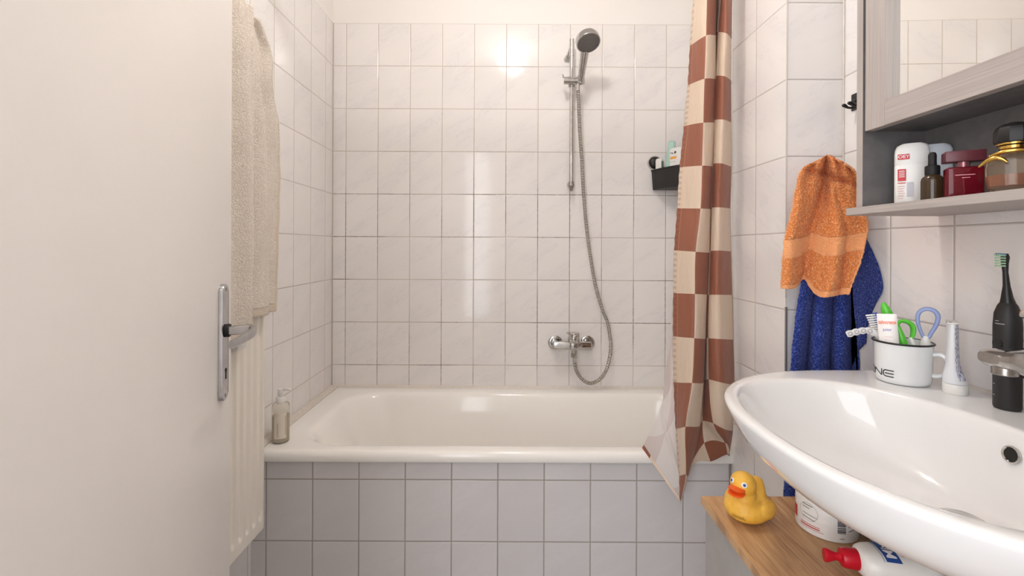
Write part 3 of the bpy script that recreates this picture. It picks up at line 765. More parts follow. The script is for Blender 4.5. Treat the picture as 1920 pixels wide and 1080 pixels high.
# toothpaste tube
b0, b1 = mp3(-.016, -.020, .022), mp3(-.024, -.018, .131)
e = empty('toothpaste_tube', tuple(mp3(-.014, -.021, .008)), 'white and orange toothpaste tube standing in the enamel mug', 'toothpaste')
ax = (b1-b0).normalized(); sx_ = (RT-ax*RT.dot(ax)).normalized(); sf = ax.cross(sx_)
MT = basis(b0, sx_, sf, ax)
tm = N('tube_print'); x, y, z = tm.sep(tm.uv())
col = tm.mix(tm.ss(y, .22, .225, 1, 0), lin((238, 234, 230)), lin((240, 190, 50)))
col = tm.mix(tm.ss(y, .19, .195, 1, 0), col, lin((232, 98, 36)))
tm.link(col, tm.b.inputs['Base Color']); tm.b.inputs['Roughness'].default_value = .3
m = MB()
def tub_(u, v):
    a = 2*PI*u; k = v
    return MT @ Vector((.0155*(1+.0*k)*math.cos(a), (.0125*(1-k)**.8+.0008)*math.sin(a), v*.110))
m.grid(tub_, 33, 14, lambda a, b: (a, b)); m.done('body', tm.m, e, world=True)
m = MB(); m.lathe([(.0115, -.016), (.0125, -.014), (.0125, 0), (.0155, .0005)], 24, MT); m.done('cap', M_white, e, world=True)
m = MB()
fn = lambda x, y: MT @ Vector((x, -(.0125*(1-min(1, max(0, y/.110)))**.8+.0012)-.0004, y))
text_bm('zahncreme', .0062, None, m, .00012, fn=lambda c: fn(c.x, .094+c.y*1.6)); m.done('lettering', mat('orange_ink', (236, 110, 60), .4), e, world=True)
m = MB(); text_bm('junior', .0055, None, m, .0001, fn=lambda c: fn(c.x-.001, .080+c.y*1.4)); m.done('lettering', mat('lilac_ink', (150, 140, 190), .4), e, world=True)
m = MB()
for k in range(5): stroke(m, [(-.006, .066-k*.005), (.006-(k % 2)*.003, .066-k*.005)], .0006, fn)
m.done('small_print', mat('pink_ink', (226, 170, 160), .4), e, world=True)

M_green = mat('green_plastic', (92, 196, 60), .25, sss=.05)
M_blu = mat('lilac_plastic', (150, 166, 214), .25)
def brush(name, label, cat, base, top, rad, mt, extra=None):
    e = empty(name, tuple(base), label, cat)
    n = len(rad); pts = [base+(top-base)*k/(n-1) for k in range(n)]
    m = MB(); m.tube(pts, rad, 14, flat=(1, .7), up=RT); m.done('handle', mt, e, world=True); return e
# green brush with bulb end
b0, b1 = mp3(.012, .012, .009), mp3(-.030, .014, .150)
e = empty('toothbrush', tuple(b0), 'bright green toothbrush with a rounded bulb end in the enamel mug', 'toothbrush')
n = 15; pts = [b0+(b1-b0)*k/(n-1) for k in range(n)]
m = MB(); m.tube(pts, [.004, .004, .0038, .0036, .0034, .0033, .0033, .0035, .004, .0050, .0068, .0085, .0090, .0072, .003], 14, flat=(1, .7), up=RT); m.done('handle', M_green, e, world=True)
# green kids brush with loop
b0, b1 = mp3(.020, -.012, .009), mp3(-.008, -.006, .110)
e = empty('toothbrush', tuple(b0), 'green and white toothbrush with a curved loop handle in the enamel mug', 'toothbrush')
m = MB(); m.tube([b0+(b1-b0)*k/10 for k in range(11)], [.0045]*6+[.0058, .0066, .006, .005, .0035], 14, flat=(1, .7), up=RT)
lp = [mp3(-.008, -.006, .108), mp3(-.003, -.004, .118), mp3(.008, -.002, .117), mp3(.015, 0, .108), mp3(.015, 0, .094), mp3(.012, -.001, .084)]
lf = [Vector([cr(i/4, list(range(6)), [q[j] for q in lp]) for j in range(3)]) for i in range(21)]
m.tube(lf, [.0022+.0018*math.sin(PI*i/20) for i in range(21)], 12, flat=(1, 1.6), up=RT); m.done('handle', M_green, e, world=True)
m = MB(); m.tube([mp3(.012, -.002, .088), mp3(.020, -.004, .060), mp3(.025, -.006, .030)], [.0032, .0045, .0045], 12, flat=(1, .7), up=RT); m.done('grip', M_white, e, world=True)['label'] = 'white grip'
# white-bristled brush, blue back
b0, b1 = mp3(.0, .024, .009), mp3(-.044, .018, .128)
e = empty('toothbrush', tuple(b0), 'blue toothbrush with long white bristles at the left of the enamel mug', 'toothbrush')
m = MB(); m.tube([b0+(b1-b0)*k/8 for k in range(9)], [.004, .004, .0035, .003, .0028, .004, .0058, .0058, .004], 12, flat=(1, .6), up=RT); m.done('handle', mat('blue_plastic', (76, 92, 178), .3), e, world=True)
ax = (b1-b0).normalized(); sx_ = (RT-ax*RT.dot(ax)).normalized(); m = MB()
for i in range(7):
    for j in (-1, 0, 1):
        q = b0+(b1-b0)*(.76+i*.035)+FW*j*.003; m.tube([q, q-sx_*.0155+ax*.001*i*.3], [.0013, .0015], 6)
m.done('bristles', mat('bristle_white', (232, 232, 232), .5), e, world=True)
# clear wavy tongue/brush cover leaning out of the mug
e = empty('interdental_strip', tuple(mp3(-.030, .004, .06)), 'clear scalloped plastic strip leaning over the left rim of the mug', 'brush strip')
cp = N('clear_plastic'); cp.b.inputs['Base Color'].default_value = (.86, .85, .84, 1); cp.b.inputs['Roughness'].default_value = .2; cp.b.inputs['Transmission Weight'].default_value = .35
m = MB(); L = []; Rr = []
A, B, Cc = mp3(-.022, .0, .070), mp3(-.052, .0, .093), mp3(-.088, -.004, .081)
ctrl = [A, A+(B-A)*.5+Vector((0, 0, .003)), B, B+(Cc-B)*.5+Vector((0, 0, .002)), Cc]
for i in range(61):
    q = i/60*4; c_ = Vector([cr(q, list(range(5)), [w_[j] for w_ in ctrl]) for j in range(3)])
    wd = .0052+.0018*abs(math.sin(i/60*PI*7)); L.append((c_, wd))
rings = []
for i, (c_, wd) in enumerate(L):
    tt = (L[min(i+1, 60)][0]-L[max(i-1, 0)][0]).normalized(); nn = tt.cross(FW).normalized()
    rings.append([c_+nn*wd*math.cos(t)+FW*.0014*math.sin(t) for t in [2*PI*k/12 for k in range(12)]])
m.loft(rings, True, True, True); m.done('strip', cp.m, e, world=True)
m = MB()
for k in range(4):
    c_ = L[60-5-k*9][0]-FW*.0016
    m.tube([c_+RT*.0035*math.cos(t)+Vector((0, 0, .0035*math.sin(t))) for t in [2*PI*q/14 for q in range(15)]], .0007, 6, caps=False)
m.done('sockets', mat('grey_ring', (150, 146, 140), .4), e, world=True)
# lilac loop brush
b0 = mp3(.028, .010, .012)
e = empty('toothbrush', tuple(b0), 'lilac-blue toothbrush with an open loop handle at the right of the mug', 'toothbrush')
lp = [(.031, .088), (.026, .102), (.022, .120), (.024, .136), (.034, .144), (.046, .141), (.051, .130), (.048, .114), (.042, .100), (.037, .088), (.031, .088)]
lf = [mp3(cr(i/4, list(range(11)), [a for a, b in lp]), .008, cr(i/4, list(range(11)), [b for a, b in lp])) for i in range(41)]
m = MB(); m.tube(lf, [.0028+.0012*math.sin(PI*i/40)**2 for i in range(41)], 12, flat=(1.0, 1.1), up=RT, caps=False); m.done('loop', M_blu, e, world=True)
m = MB(); m.tube([mp3(.028, .010, .010), mp3(.031, .009, .05), mp3(.033, .008, .078), mp3(.034, .008, .092)], [.0055, .007, .0085, .005], 14, flat=(1, .7), up=RT); m.done('neck', M_white, e, world=True)

# toothpaste tube standing on its cap, edge-on
tc = P(1793, 735, .80); tc.z = .9908; tc = Vector(((1792-958)/F*.825, .825, .9908))
e = empty('toothpaste_tube', tuple(tc), 'white toothpaste tube with lilac print standing on its cap beside the mug', 'toothpaste')
MV = Matrix.Rotation(math.atan2(-.65, .76), 4, 'Z')
m = MB(); m.lathe([(.0168, 0), (.0176, .001), (.0176, .017), (.0168, .018)], 36); m.done('cap', M_white, e)
tp2 = N('lilac_tube_print'); x, y, z = tp2.sep(tp2.uv())
f1, _ = tp2.noise(tp2.scale(tp2.uv(), (90, 16, 1)), 1.0, 2, .5)
k = tp2.math('MULTIPLY', tp2.ss(tp2.math('ABSOLUTE', tp2.math('SUBTRACT', x, .86)), .06, .08, 1, 0), tp2.ss(f1, .5, .54))
k = tp2.math('MULTIPLY', k, tp2.ss(y, .05, .08))
tp2.link(tp2.mix(k, lin((226, 228, 232)), lin((108, 108, 158))), tp2.b.inputs['Base Color']); tp2.b.inputs['Roughness'].default_value = .3
def tb2(u, v):
    a = 2*PI*u; wx = cr(v, [0, .12, .3, .6, 1], [.0174, .0155, .0105, .0088, .0082])     # seen width
    wy = cr(v, [0, .3, .6, 1], [.0172, .020, .0225, .0235])
    x_ = wx*math.cos(a); y_ = wy*math.sin(a)
    if v > .3:
        pass
    return MV @ Vector((x_ + cr(v, [0, .3, 1], [0, -.003, -.004]), y_, .0185+v*.108))
m = MB(); m.grid(tb2, 41, 24, lambda a, b: (a, b)); m.done('body', tp2.m, e)
m = MB(); m.box(-.0115, .0035, -.023, .023, .1262, .1285, .0008, 1, MV); m.done('crimp', M_white, e)
m = MB(); m.lathe([(.0022, 0), (.0022, .0006)], 12, MV @ Matrix.Translation((-.008, -.018, .1284))); m.done('hole', M_dark, e)

# electric toothbrush
tc = Vector(((1890-958)/F*.745, .745, .9908))
e = empty('electric_toothbrush', tuple(tc), 'black electric toothbrush standing upright behind the tap', 'electric toothbrush')
m = MB(); m.lathe([(.0130, 0), (.0160, .0008), (.0170, .004), (.0172, .10), (.0172, .135), (.0160, .155), (.0120, .168), (.0095, .172)], 36); m.done('handle', M_blackm, e)
m = MB(); pts = [(-.0000, 0, .172), (-.001, 0, .180), (-.002, 0, .200), (-.004, 0, .222), (-.005, 0, .236), (-.0045, 0, .246), (-.004, 0, .252)]
m.tube(pts, [.0095, .0075, .0045, .0035, .0045, .0055, .0035], 16); m.done('brush_head', M_black, e)
m = MB()
for i in range(5):
    for j in range(-1, 2): m.tube([(-.008, j*.0032, .232+i*.0042), (-.0175, j*.0034, .232+i*.0044)], .0014, 6)
m.done('bristles', mat('bristle_green', (170, 205, 170), .5), e)
m = MB()
for i in range(3): m.tube([(-.008, -.004+i*.004, .250), (-.0165, -.004+i*.004, .2515)], .0015, 6)
m.done('bristles', mat('bristle_blue', (110, 150, 170), .5), e)
m = MB()
def eb(x, y, r=.0174):
    a = math.atan2(-.66, -.75)+x/r; return Vector((r*math.cos(a), r*math.sin(a), y))
sb = lambda x0, x1, y, w, r_: stroke(m, [(x0+(x1-x0)*k/8, y) for k in range(9)], w, lambda a, b: eb(a, b, r_))
sb(-.016, -.010, .143, .0012, .0171); sb(-.016, -.003, .1385, .0014, .0173)
m.done('print', mat('grey_ink_top', (160, 160, 160), .4), e); m = MB()
for z_ in (.064, .040, .022): stroke(m, [(-.020+.0005*k, z_) for k in range(9)], .0014, lambda a, b: eb(a, b, .01755))
m.done('level_marks', mat('grey_ink', (160, 160, 160), .4), e)
bq = Vector((eb(-.013, 0).x, eb(-.013, 0).y, 0)); Mq = bq.to_track_quat('Z', 'Y').to_matrix().to_4x4(); Mq.translation = bq*.975+Vector((0, 0, .106))
m = MB(); m.lathe([(.0075, -.002), (.0075, .0002), (.0065, .0006), (.0005, .0008)], 24, Mq); m.done('button', M_black, e)

# ------------------------------------------------------------------ vanity cabinet
wd = N('oak_board'); p_ = wd.pos()
x, y, z = wd.sep(p_)
v1 = wd.comb(wd.math('MULTIPLY', x, 26), wd.math('MULTIPLY', y, 2.4), 0)
f1, _ = wd.noise(v1, 2.2, 6, .65, .9); f2, _ = wd.noise(wd.comb(wd.math('MULTIPLY', x, 190), wd.math('MULTIPLY', y, 7), 0), 1.0, 3, .6)
f3, _ = wd.noise(wd.comb(wd.math('MULTIPLY', x, 5), wd.math('MULTIPLY', y, 3), 0), 1.6, 2, .5)
col = wd.mix(wd.ss(f1, .3, .7), lin((150, 106, 68)), lin((200, 160, 116)))
col = wd.mix(wd.ss(f3, .4, .65, 0, .45), col, lin((206, 168, 124)))
col = wd.mix(wd.ss(f2, .56, .68, 0, .55), col, lin((120, 80, 50)))
wd.link(col, wd.b.inputs['Base Color']); wd.b.inputs['Roughness'].default_value = .42; wd.bump(f2, .0003)
va = empty('vanity_cabinet', (.64, .66, 0), 'grey vanity cabinet with an oak worktop under the basin', 'cabinet')
VX, VY, VZ = .4075, .98, .72
m = MB(); m.box(VX, .864, .34, VY, VZ-.0165, VZ, .0008, 1); m.done('worktop', wd.m, va, world=True)['label'] = 'oak worktop'
M_grey = noisy('grey_lacquer', (156, 152, 148), (162, 158, 154), 30, .45)
m = MB(); m.box(VX+.024, .864, .352, VY-.01, .0, VZ-.0165, .001, 1); m.done('carcass', M_grey, va, world=True)
for y0, y1 in ((.354, .659), (.661, VY-.011)):
    m = MB(); m.box(VX+.006, VX+.023, y0, y1, .03, VZ-.022, .0015, 1); dr = m.done('door', M_grey, va, world=True)
    m = MB(); yy = y1-.03 if y0 < .5 else y0+.03; m.tube([(VX+.006, yy, .50), (VX-.012, yy, .50), (VX-.012, yy, .60), (VX+.006, yy, .60)], .004, 10); m.done('handle', M_chrome_d, dr, world=True)

# ------------------------------------------------------------------ rubber duck
du = empty('rubber_duck', (.461, .894, VZ), 'yellow rubber duck with an orange bill on the oak worktop', 'rubber duck', math.atan2(-.58, -.815))
# local +x is where it faces
m = MB()
m.sphere((-.004, 0, .026), (.046, .041, .026)); m.sphere((-.026, 0, .034), (.026, .030, .022)); m.sphere((.012, 0, .030), (.026, .030, .024))
m.sphere((.008, 0, .052), (.021, .021, .022)); m.sphere((.012, 0, .0745), (.0235, .0235, .0225))
m.sphere((.026, 0, .070), (.010, .014, .010))
m.tube([(-.010, 0, .034), (-.024, 0, .047), (-.036, 0, .060), (-.044, 0, .071)], [.032, .027, .018, .009], 16, flat=(1, .8), up=(0, 1, 0))
for s_ in (-1, 1): m.sphere((-.014, s_*.033, .030), (.028, .012, .017))
o = m.done('body', noisy('duck_vinyl', (226, 172, 62), (234, 182, 74), 60, .5), du, sharp=None)
rm = o.modifiers.new('r', 'REMESH'); rm.mode = 'VOXEL'; rm.voxel_size = .0016; rm.use_smooth_shade = True
sm = o.modifiers.new('sm', 'SMOOTH'); sm.factor = .6; sm.iterations = 9
M_bill = mat('bill_orange', (232, 92, 28), .4)
bl = MB()
def billring(x_, w, hh, z_): return [(x_, w*math.cos(t), z_+hh*math.sin(t)) for t in [2*PI*i/24 for i in range(24)]]
for (dz_, hh) in ((.0025, .0042), (-.0035, .0038)):
    bl.loft([billring(.026, .0135, hh*1.3, .0690+dz_), billring(.034, .0150, hh*1.15, .0680+dz_*1.0), billring(.041, .0150, hh*.9, .0675+dz_*1.3), billring(.047, .0115, hh*.7, .0685+dz_*1.7), billring(.0505, .0050, hh*.35, .070+dz_*1.9)], True, True, True)
bl.done('bill', M_bill, du)
M_eyew = mat('eye_white', (236, 236, 236), .3); M_eyeb = mat('eye_blue', (70, 100, 170), .3)
for s_ in (-1, 1):
    dr = Vector((.80, s_*.52, .30)).normalized(); c = Vector((.012, 0, .0745))+dr*.0220
    q = dr.to_track_quat('Z', 'Y').to_matrix().to_4x4(); q.translation = c
    m = MB(); m.lathe([(.0050, 0), (.0048, .0012), (.003, .0019), (.0003, .0021)], 20, q); ey = m.done('eye', M_eyew, du)
    q2 = q.copy(); q2.translation = c+dr*.0018
    m = MB(); m.lathe([(.0030, 0), (.0026, .0006), (.0002, .0008)], 18, q2); m.done('iris', M_eyeb, ey)
    q2.translation = c+dr*.0026
    m = MB(); m.lathe([(.0012, 0), (.0002, .0003)], 12, q2); m.done('pupil', M_dark, ey)
m = MB()
def dk(x, y):   # on the flank seen from the room (local +y side)
    a = math.radians(9)+x/.044; z_ = y+.005
    rx, ry = .0468, .0432; k_ = math.sqrt(max(.02, 1-((z_-.026)/.0275)**2))
    return Vector((-.004+rx*k_*math.cos(a)+.0008, ry*k_*math.sin(a), z_))
for i in range(11):
    x_ = -.012+i*.0021
    stroke(m, [(x_, .0185), (x_+.0006, .0205), (x_+.0012, .0185)] if i % 2 else [(x_, .0205), (x_, .0182), (x_+.0011, .0182)], .0005, dk)
stroke(m, [(-.013+.0022*k, .0162) for k in range(13)], .0009, dk)
m.done('print', mat('duck_ink', (60, 46, 24), .5), du)

# ------------------------------------------------------------------ things under the basin
e = empty('canister', (.602, .872, VZ), 'white plastic canister with red lines and a barcode under the basin', 'canister')
m = MB(); m.lathe([(.048, 0), (.050, .0015), (.0505, .004), (.0505, .096), (.049, .098)], 48); m.done('body', M_white, e)
m = MB(); m.lathe([(.0515, .098), (.052, .099), (.052, .110), (.050, .112)], 48); m.done('lid', M_white, e)
def cn(x, y, r=.0508):
    a = math.atan2(-.872, -.602)+x/r; return Vector((r*math.cos(a), r*math.sin(a), y))
def seg(m_, x0, x1, y, w, yy=None): stroke(m_, [(x0+(x1-x0)*k/10, y+((yy if yy is not None else y)-y)*k/10) for k in range(11)], w, cn)
m = MB(); seg(m, -.046, -.010, .0180, .0010); seg(m, -.046, -.010, .0145, .0019); seg(m, -.047, -.004, .0110, .0008)
m.grid(lambda u, v: cn(-.075+u*.018, .016+v*.022), 6, 2); m.done('red_lines', mat('red_ink', (190, 40, 40), .4), e)
m = MB()
seg(m, -.041, -.022, .052, .0011); seg(m, -.041, -.027, .047, .0010); seg(m, -.041, -.014, .036, .0008, .034); seg(m, -.041, -.018, .030, .0010, .0275)
m.done('text_lines', mat('black_ink', (40, 40, 44), .4), e)
m = MB(); stroke(m, [(-.030+.017*math.cos(t), .040+.016*math.sin(t)) for t in [2*PI*k/40 for k in range(41)]], .0005, cn); m.done('round_mark', mat('grey_line', (140, 140, 146), .4), e)
m = MB(); yy = .018
for k in range(15):
    w = random.choice((.0006, .0012, .0020)); seg(m, .017, .031, yy, w); yy += w+random.choice((.0007, .0012))
seg(m, .021, .028, .009, .0010); m.done('barcode', mat('barcode_ink', (86, 84, 92), .4), e)
m = MB(); m.grid(lambda u, v: cn(-.088+u*.012, .045+v*.04), 4, 2); m.done('blue_patch', mat('navy_patch', (58, 74, 130), .4), e); m = MB(); seg(m, .036, .055, .030, .0018, .034); seg(m, .036, .055, .022, .0012, .026); m.done('blue_print', mat('navy_ink', (58, 74, 130), .4), e)
e = empty('teal_tub', (.697, .832, VZ), 'pale blue-green round container half hidden behind the white canister', 'container')
m = MB(); m.lathe([(.040, 0), (.0425, .0015), (.043, .004), (.043, .080), (.041, .082)], 40); m.done('body', mat('aqua_plastic', (186, 206, 212), .35), e)
m = MB()
def tn(x, y, r=.0434):
    a = math.atan2(-.77, -.64)+x/r; return Vector((r*math.cos(a), r*math.sin(a), y))
for yy, w in ((.018, .003), (.030, .0016)): stroke(m, [(-.055+.005*k, yy) for k in range(18)], w, tn)
m.done('band', mat('teal_ink', (70, 110, 130), .4), e)

# lying pump bottle
ax = Vector((.97, -.23, 0)).normalized(); sdv = Vector((.23, .97, 0)).normalized()
bo = Vector((.5225, .752, VZ+.027))
e = empty('lotion_pump_bottle', (.60, .734, VZ), 'white pump bottle with a red cap lying on the oak worktop', 'lotion bottle')
MBt = basis(bo, ax, sdv, (0, 0, 1))      # local x along the bottle from the nozzle tip
m = MB(); rings = []
for x_, w_, h_ in ((.040, .014, .013), (.0415, .020, .017), (.046, .026, .0205), (.054, .0305, .0225), (.066, .0330, .0240), (.085, .0338, .0250), (.150, .0338, .0255), (.176, .0325, .0245), (.183, .028, .021)):
    rings.append([(x_, w_*math.copysign(abs(math.cos(t))**.85, math.cos(t)), h_*math.copysign(abs(math.sin(t))**.85, math.sin(t))-.0012) for t in [2*PI*i/36 for i in range(36)]])
m.loft(rings, True, True, True, MBt); m.done('body', M_white, e, world=True)
M_red = mat('red_plastic', (190, 16, 38), .3)
Mx = MBt @ Matrix.Rotation(PI/2, 4, 'Y')
m = MB(); m.lathe([(.0095, .0165), (.0135, .018), (.0150, .022), (.0158, .039), (.0155, .041)], 32, Mx); m.lathe([(.0105, -.006), (.0112, -.003), (.0085, .004), (.0062, .010), (.0080, .0185)], 24, Mx, sx=1, sy=.8)
m.done('pump', M_red, e, world=True)['label'] = 'red pump cap'
def bt(a, b, lift=.0004):
    # a along +Y across the bottle, b towards the cap, both from the label centre
    x_ = .079-b; y_ = a; w_, h_ = .0336, .0248
    k = min(.995, abs(y_/w_)); z_ = h_*(1-k**2.35)**(1/2.35)-.0012+lift
    return MBt @ Vector((x_, y_, z_))
m = MB(); m.grid(lambda u, v: bt(-.0255+u*.051, (-.0105+v*.021)+.0045*(u-.5)), 24, 4); m.done('label', mat('blue_label', (38, 76, 150), .35), e, world=True)
m = MB(); text_bm('Mixa', .019, None, m, .0004, fn=lambda c: bt(c.x*1.10-.001, c.y-.0005+.0045*c.x/.05, .0009)); m.done('lettering', mat('label_white', (238, 238, 240), .4), e, world=True)
m = MB(); stroke(m, [(-.026+.004*k, .0135-.0023+.0045*k/13) for k in range(14)], .0008, lambda a, b: bt(a, b, .0006)); m.done('label_line', mat('label_blue_line', (60, 96, 165), .4), e, world=True)
m = MB(); text_bm('INTENSIF', .0075, None, m, .00015, fn=lambda c: bt(c.x, c.y-.020, .0006)); m.done('lettering', M_red, e, world=True)

# ------------------------------------------------------------------ mirror cabinet
gw = N('grey_woodgrain_v'); x, y, z = gw.sep(gw.pos())
def grain(name, ax_):
    n = N(name); x, y, z = n.sep(n.pos())
    vec = n.comb(n.math('MULTIPLY', x, 260 if ax_ != 'x' else 5), n.math('MULTIPLY', y, 260 if ax_ == 'z' else 5), n.math('MULTIPLY', z, 260 if ax_ == 'y' else 5))
    f, _ = n.noise(vec, 1, 4, .6); n.link(n.mix(n.ss(f, .3, .7), lin((164, 155, 150)), lin((178, 169, 163))), n.b.inputs['Base Color'])
    n.b.inputs['Roughness'].default_value = .5; n.bump(f, .0003); return n.m
M_gz, M_gy = grain('grey_grain_upright', 'z'), grain('grey_grain_lengthwise', 'y')
M_int = noisy('shaded_interior_grey', (104, 101, 101), (114, 111, 110), 40, .5)  # cabinet interior: its shade is put into the colour as a darker grey
mc = empty('mirror_cabinet', (.78, .64, 1.316), 'grey wood-grain mirror cabinet with open shelf on the right wall', 'cabinet')
CYF, CYN = .93, .345; ZT = 2.02
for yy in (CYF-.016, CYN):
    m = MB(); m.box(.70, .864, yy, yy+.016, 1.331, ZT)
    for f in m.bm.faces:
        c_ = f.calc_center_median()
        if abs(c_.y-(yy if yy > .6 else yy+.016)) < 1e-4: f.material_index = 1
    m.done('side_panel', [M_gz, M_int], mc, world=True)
m = MB(); m.box(.678, .864, CYN-.004, CYF-.001, 1.316, 1.331, .0008, 1); m.done('shelf_board', M_gy, mc, world=True)
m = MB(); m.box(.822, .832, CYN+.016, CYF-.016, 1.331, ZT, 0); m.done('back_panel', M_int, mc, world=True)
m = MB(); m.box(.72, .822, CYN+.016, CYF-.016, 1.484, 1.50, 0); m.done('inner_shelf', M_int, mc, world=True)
m = MB(); m.box(.70, .864, CYN, CYF, ZT, ZT+.016, .0006, 1); m.done('top_board', M_gy, mc, world=True)
DX0, DX1 = .700, .718; DYF, DYN, DZ0, DZ1 = .9085, .366, 1.4815, ZT-.003
dr = MB(); dr.box(DX0, DX1, DYF-.047, DYF, DZ0, DZ1, .0008, 1); door_ = dr.done('mirror_door', M_gz, mc, world=True)
m = MB(); m.box(DX0, DX1, DYN, DYN+.047, DZ0, DZ1, .0008, 1); m.done('stile', M_gz, door_, world=True)
for zz in (DZ0, DZ1-.047):
    r_ = MB(); r_.box(DX0, DX1, DYN+.047, DYF-.047, zz, zz+.047, .0008, 1); r_.done('rail', M_gy, door_, world=True)
mm_ = N('mirror_glass'); mm_.b.inputs['Base Color'].default_value = (.93, .93, .92, 1); mm_.b.inputs['Metallic'].default_value = 1; mm_.b.inputs['Roughness'].default_value = .01
m = MB(); ta = -math.tan(math.radians(1.35))
a_, b_ = DYF-.047, DYN+.047
x0_ = .7148; vs_ = [(x0_, a_, DZ0+.047), (x0_+(a_-b_)*ta, b_, DZ0+.047), (x0_+(a_-b_)*ta, b_, DZ1-.047), (x0_, a_, DZ1-.047)]
m.loft([vs_, [(q[0]+.003, q[1], q[2]) for q in vs_]], True, True, True); m.done('mirror_pane', mm_.m, door_, world=True)

ZS = 1.331
def stick(px, Y, label, rz, printed):
    X = (px-958)/F*Y
    e = empty('deodorant_stick', (X, Y, ZS), label, 'deodorant', rz)
    m = MB(); rings = []
    for s_, z_ in ((.93, 0), (1, .002), (1, .075), (.985, .0755), (.985, .0765), (1, .077), (1, .098), (.97, .106), (.86, .1125), (.62, .116), (.3, .1165)):
        rings.append([(.0255*s_*math.copysign(abs(math.cos(t))**.7, math.cos(t)), .0135*s_**.5*math.copysign(abs(math.sin(t))**.7, math.sin(t)), z_) for t in [2*PI*i/40 for i in range(40)]])
    m.loft(rings, True, True, True); m.done('body', M_white if printed else mat('cool_white_plastic', (214, 220, 228), .3), e)
    if printed:
        fy = lambda x, y: Vector((x, -.0140, y))
        m = MB(); m.grid(lambda u, v: fy(-.0215+u*.017, .086+v*.010), 2, 2); m.grid(lambda u, v: fy(-.0215+u*.012, .046+v*.022), 2, 2)
        stroke(m, [(-.0215, .042), (-.010, .042)], .0015, fy); m.done('label', mat('label_red', (196, 34, 44), .4), e)
        m = MB(); text_bm('OEY', .0085, Matrix.Translation((-.013, -.0143, .091)) @ Matrix.Rotation(PI/2, 4, 'X'), m, .0001)
        m.done('lettering', mat('white_ink', (240, 236, 236), .4), e); m = MB()
        for k in range(4): m.grid(lambda u, v: Vector((-.0195+u*.008, -.0143, .053+k*.0035+v*.0014)), 2, 2)
        m.done('label_lines', mat('white_ink', (240, 236, 236), .4), e)
        m = MB()
        for k in range(6): stroke(m, [(-.0215, .036-k*.0045), (-.011-(k % 3)*.001, .036-k*.0045)], .0008, fy)
        m.done('small_print', mat('rose_ink', (206, 130, 130), .5), e)
        m = MB(); m.grid(lambda u, v: fy(-.0085+u*.010, .016+v*.027), 2, 2); m.done('grey_patch', mat('grey_patch', (196, 194, 200), .5), e)
rzv = math.atan2(-.65, .76)
stick(1709, .862, 'white deodorant stick with red labels, leftmost on the cabinet shelf', -.62, True)
stick(1752, .868, 'plain bluish-white stick standing behind the dropper bottle', -.62, False)
# dropper bottle
Y = .792; X = (1747.5-958)/F*Y
e = empty('dropper_bottle', (X, Y, ZS), 'small brown glass bottle with a black dropper cap on the cabinet shelf', 'dropper bottle')
am = N('amber_glass'); am.b.inputs['Base Color'].default_value = lin((74, 56, 36)); am.b.inputs['Roughness'].default_value = .1; am.b.inputs['Transmission Weight'].default_value = .35
m = MB(); m.lathe([(.0135, 0), (.0150, .001), (.0155, .004), (.0155, .036), (.0145, .041), (.0105, .045), (.0085, .047)], 36); m.done('bottle', am.m, e)
m = MB(); m.lathe([(.0098, .046), (.0102, .047), (.0102, .061), (.0088, .0625), (.0062, .063)], 28); m.lathe([(.0060, .063), (.0056, .070), (.0058, .080), (.0045, .0845), (.0015, .086)], 24); m.done('dropper_cap', M_rubber, e)
# square red perfume
Y = .748; X = (1801-958)/F*Y
e = empty('perfume_bottle', (X+.004, Y, ZS), 'dark red square perfume bottle with a flat block cap on the cabinet shelf', 'perfume', -.53)
rg_ = N('dark_red_glass'); rg_.b.inputs['Base Color'].default_value = lin((128, 22, 40)); rg_.b.inputs['Roughness'].default_value = .06; rg_.b.inputs['Transmission Weight'].default_value = .45; rg_.b.inputs['IOR'].default_value = 1.4
m = MB(); m.box(-.0225, .0225, -.012, .012, 0, .052, .003, 3); m.done('bottle', rg_.m, e)
cp_ = mat('burgundy_cap', (98, 46, 54), .3)
m = MB(); m.box(-.0245, .0245, -.0125, .0125, .0605, .078, .0012, 2); m.done('cap', cp_, e)
m = MB(); m.lathe([(.0085, .052), (.0085, .0605)], 24); m.done('collar', mat('rose_metal', (150, 100, 106), .2, metal=.7), e)
m = MB(); stroke(m, [(-.013, .0385), (.011, .0385)], .0012, lambda x, y: Vector((x, -.0124, y))); stroke(m, [(-.005, .0340), (.005, .0340)], .0010, lambda x, y: Vector((x, -.0124, y))); m.done('print', mat('pink_foil', (222, 160, 170), .3), e)
# round perfume with golden ornament
Y = .672; X = (1900-958)/F*Y
e = empty('perfume_bottle', (X, Y, ZS), 'round amber perfume bottle with golden curls and a black domed cap', 'perfume', rzv)
pg = N('perfume_glass'); pg.b.inputs['Base Color'].default_value = lin((236, 214, 188)); pg.b.inputs['Roughness'].default_value = .04; pg.b.inputs['Transmission Weight'].default_value = .9; pg.b.inputs['IOR'].default_value = 1.35
m = MB(); m.lathe([(.0210, 0), (.0245, .002), (.0275, .012), (.0295, .028), (.0300, .038), (.0275, .050), (.0200, .058), (.0120, .061), (.0105, .066)], 16, sx=1.0, sy=.75); m.done('bottle', pg.m, e, sharp=15)
pl = N('amber_perfume'); pl.b.inputs['Base Color'].default_value = lin((206, 112, 62)); pl.b.inputs['Roughness'].default_value = .05; pl.b.inputs['Transmission Weight'].default_value = .6
m = MB(); m.lathe([(.0180, .010), (.0245, .012), (.0265, .028)], 24, sx=1, sy=.75); m.done('liquid', pl.m, e)
M_gold = mat('gold', (224, 184, 96), .2, metal=1)
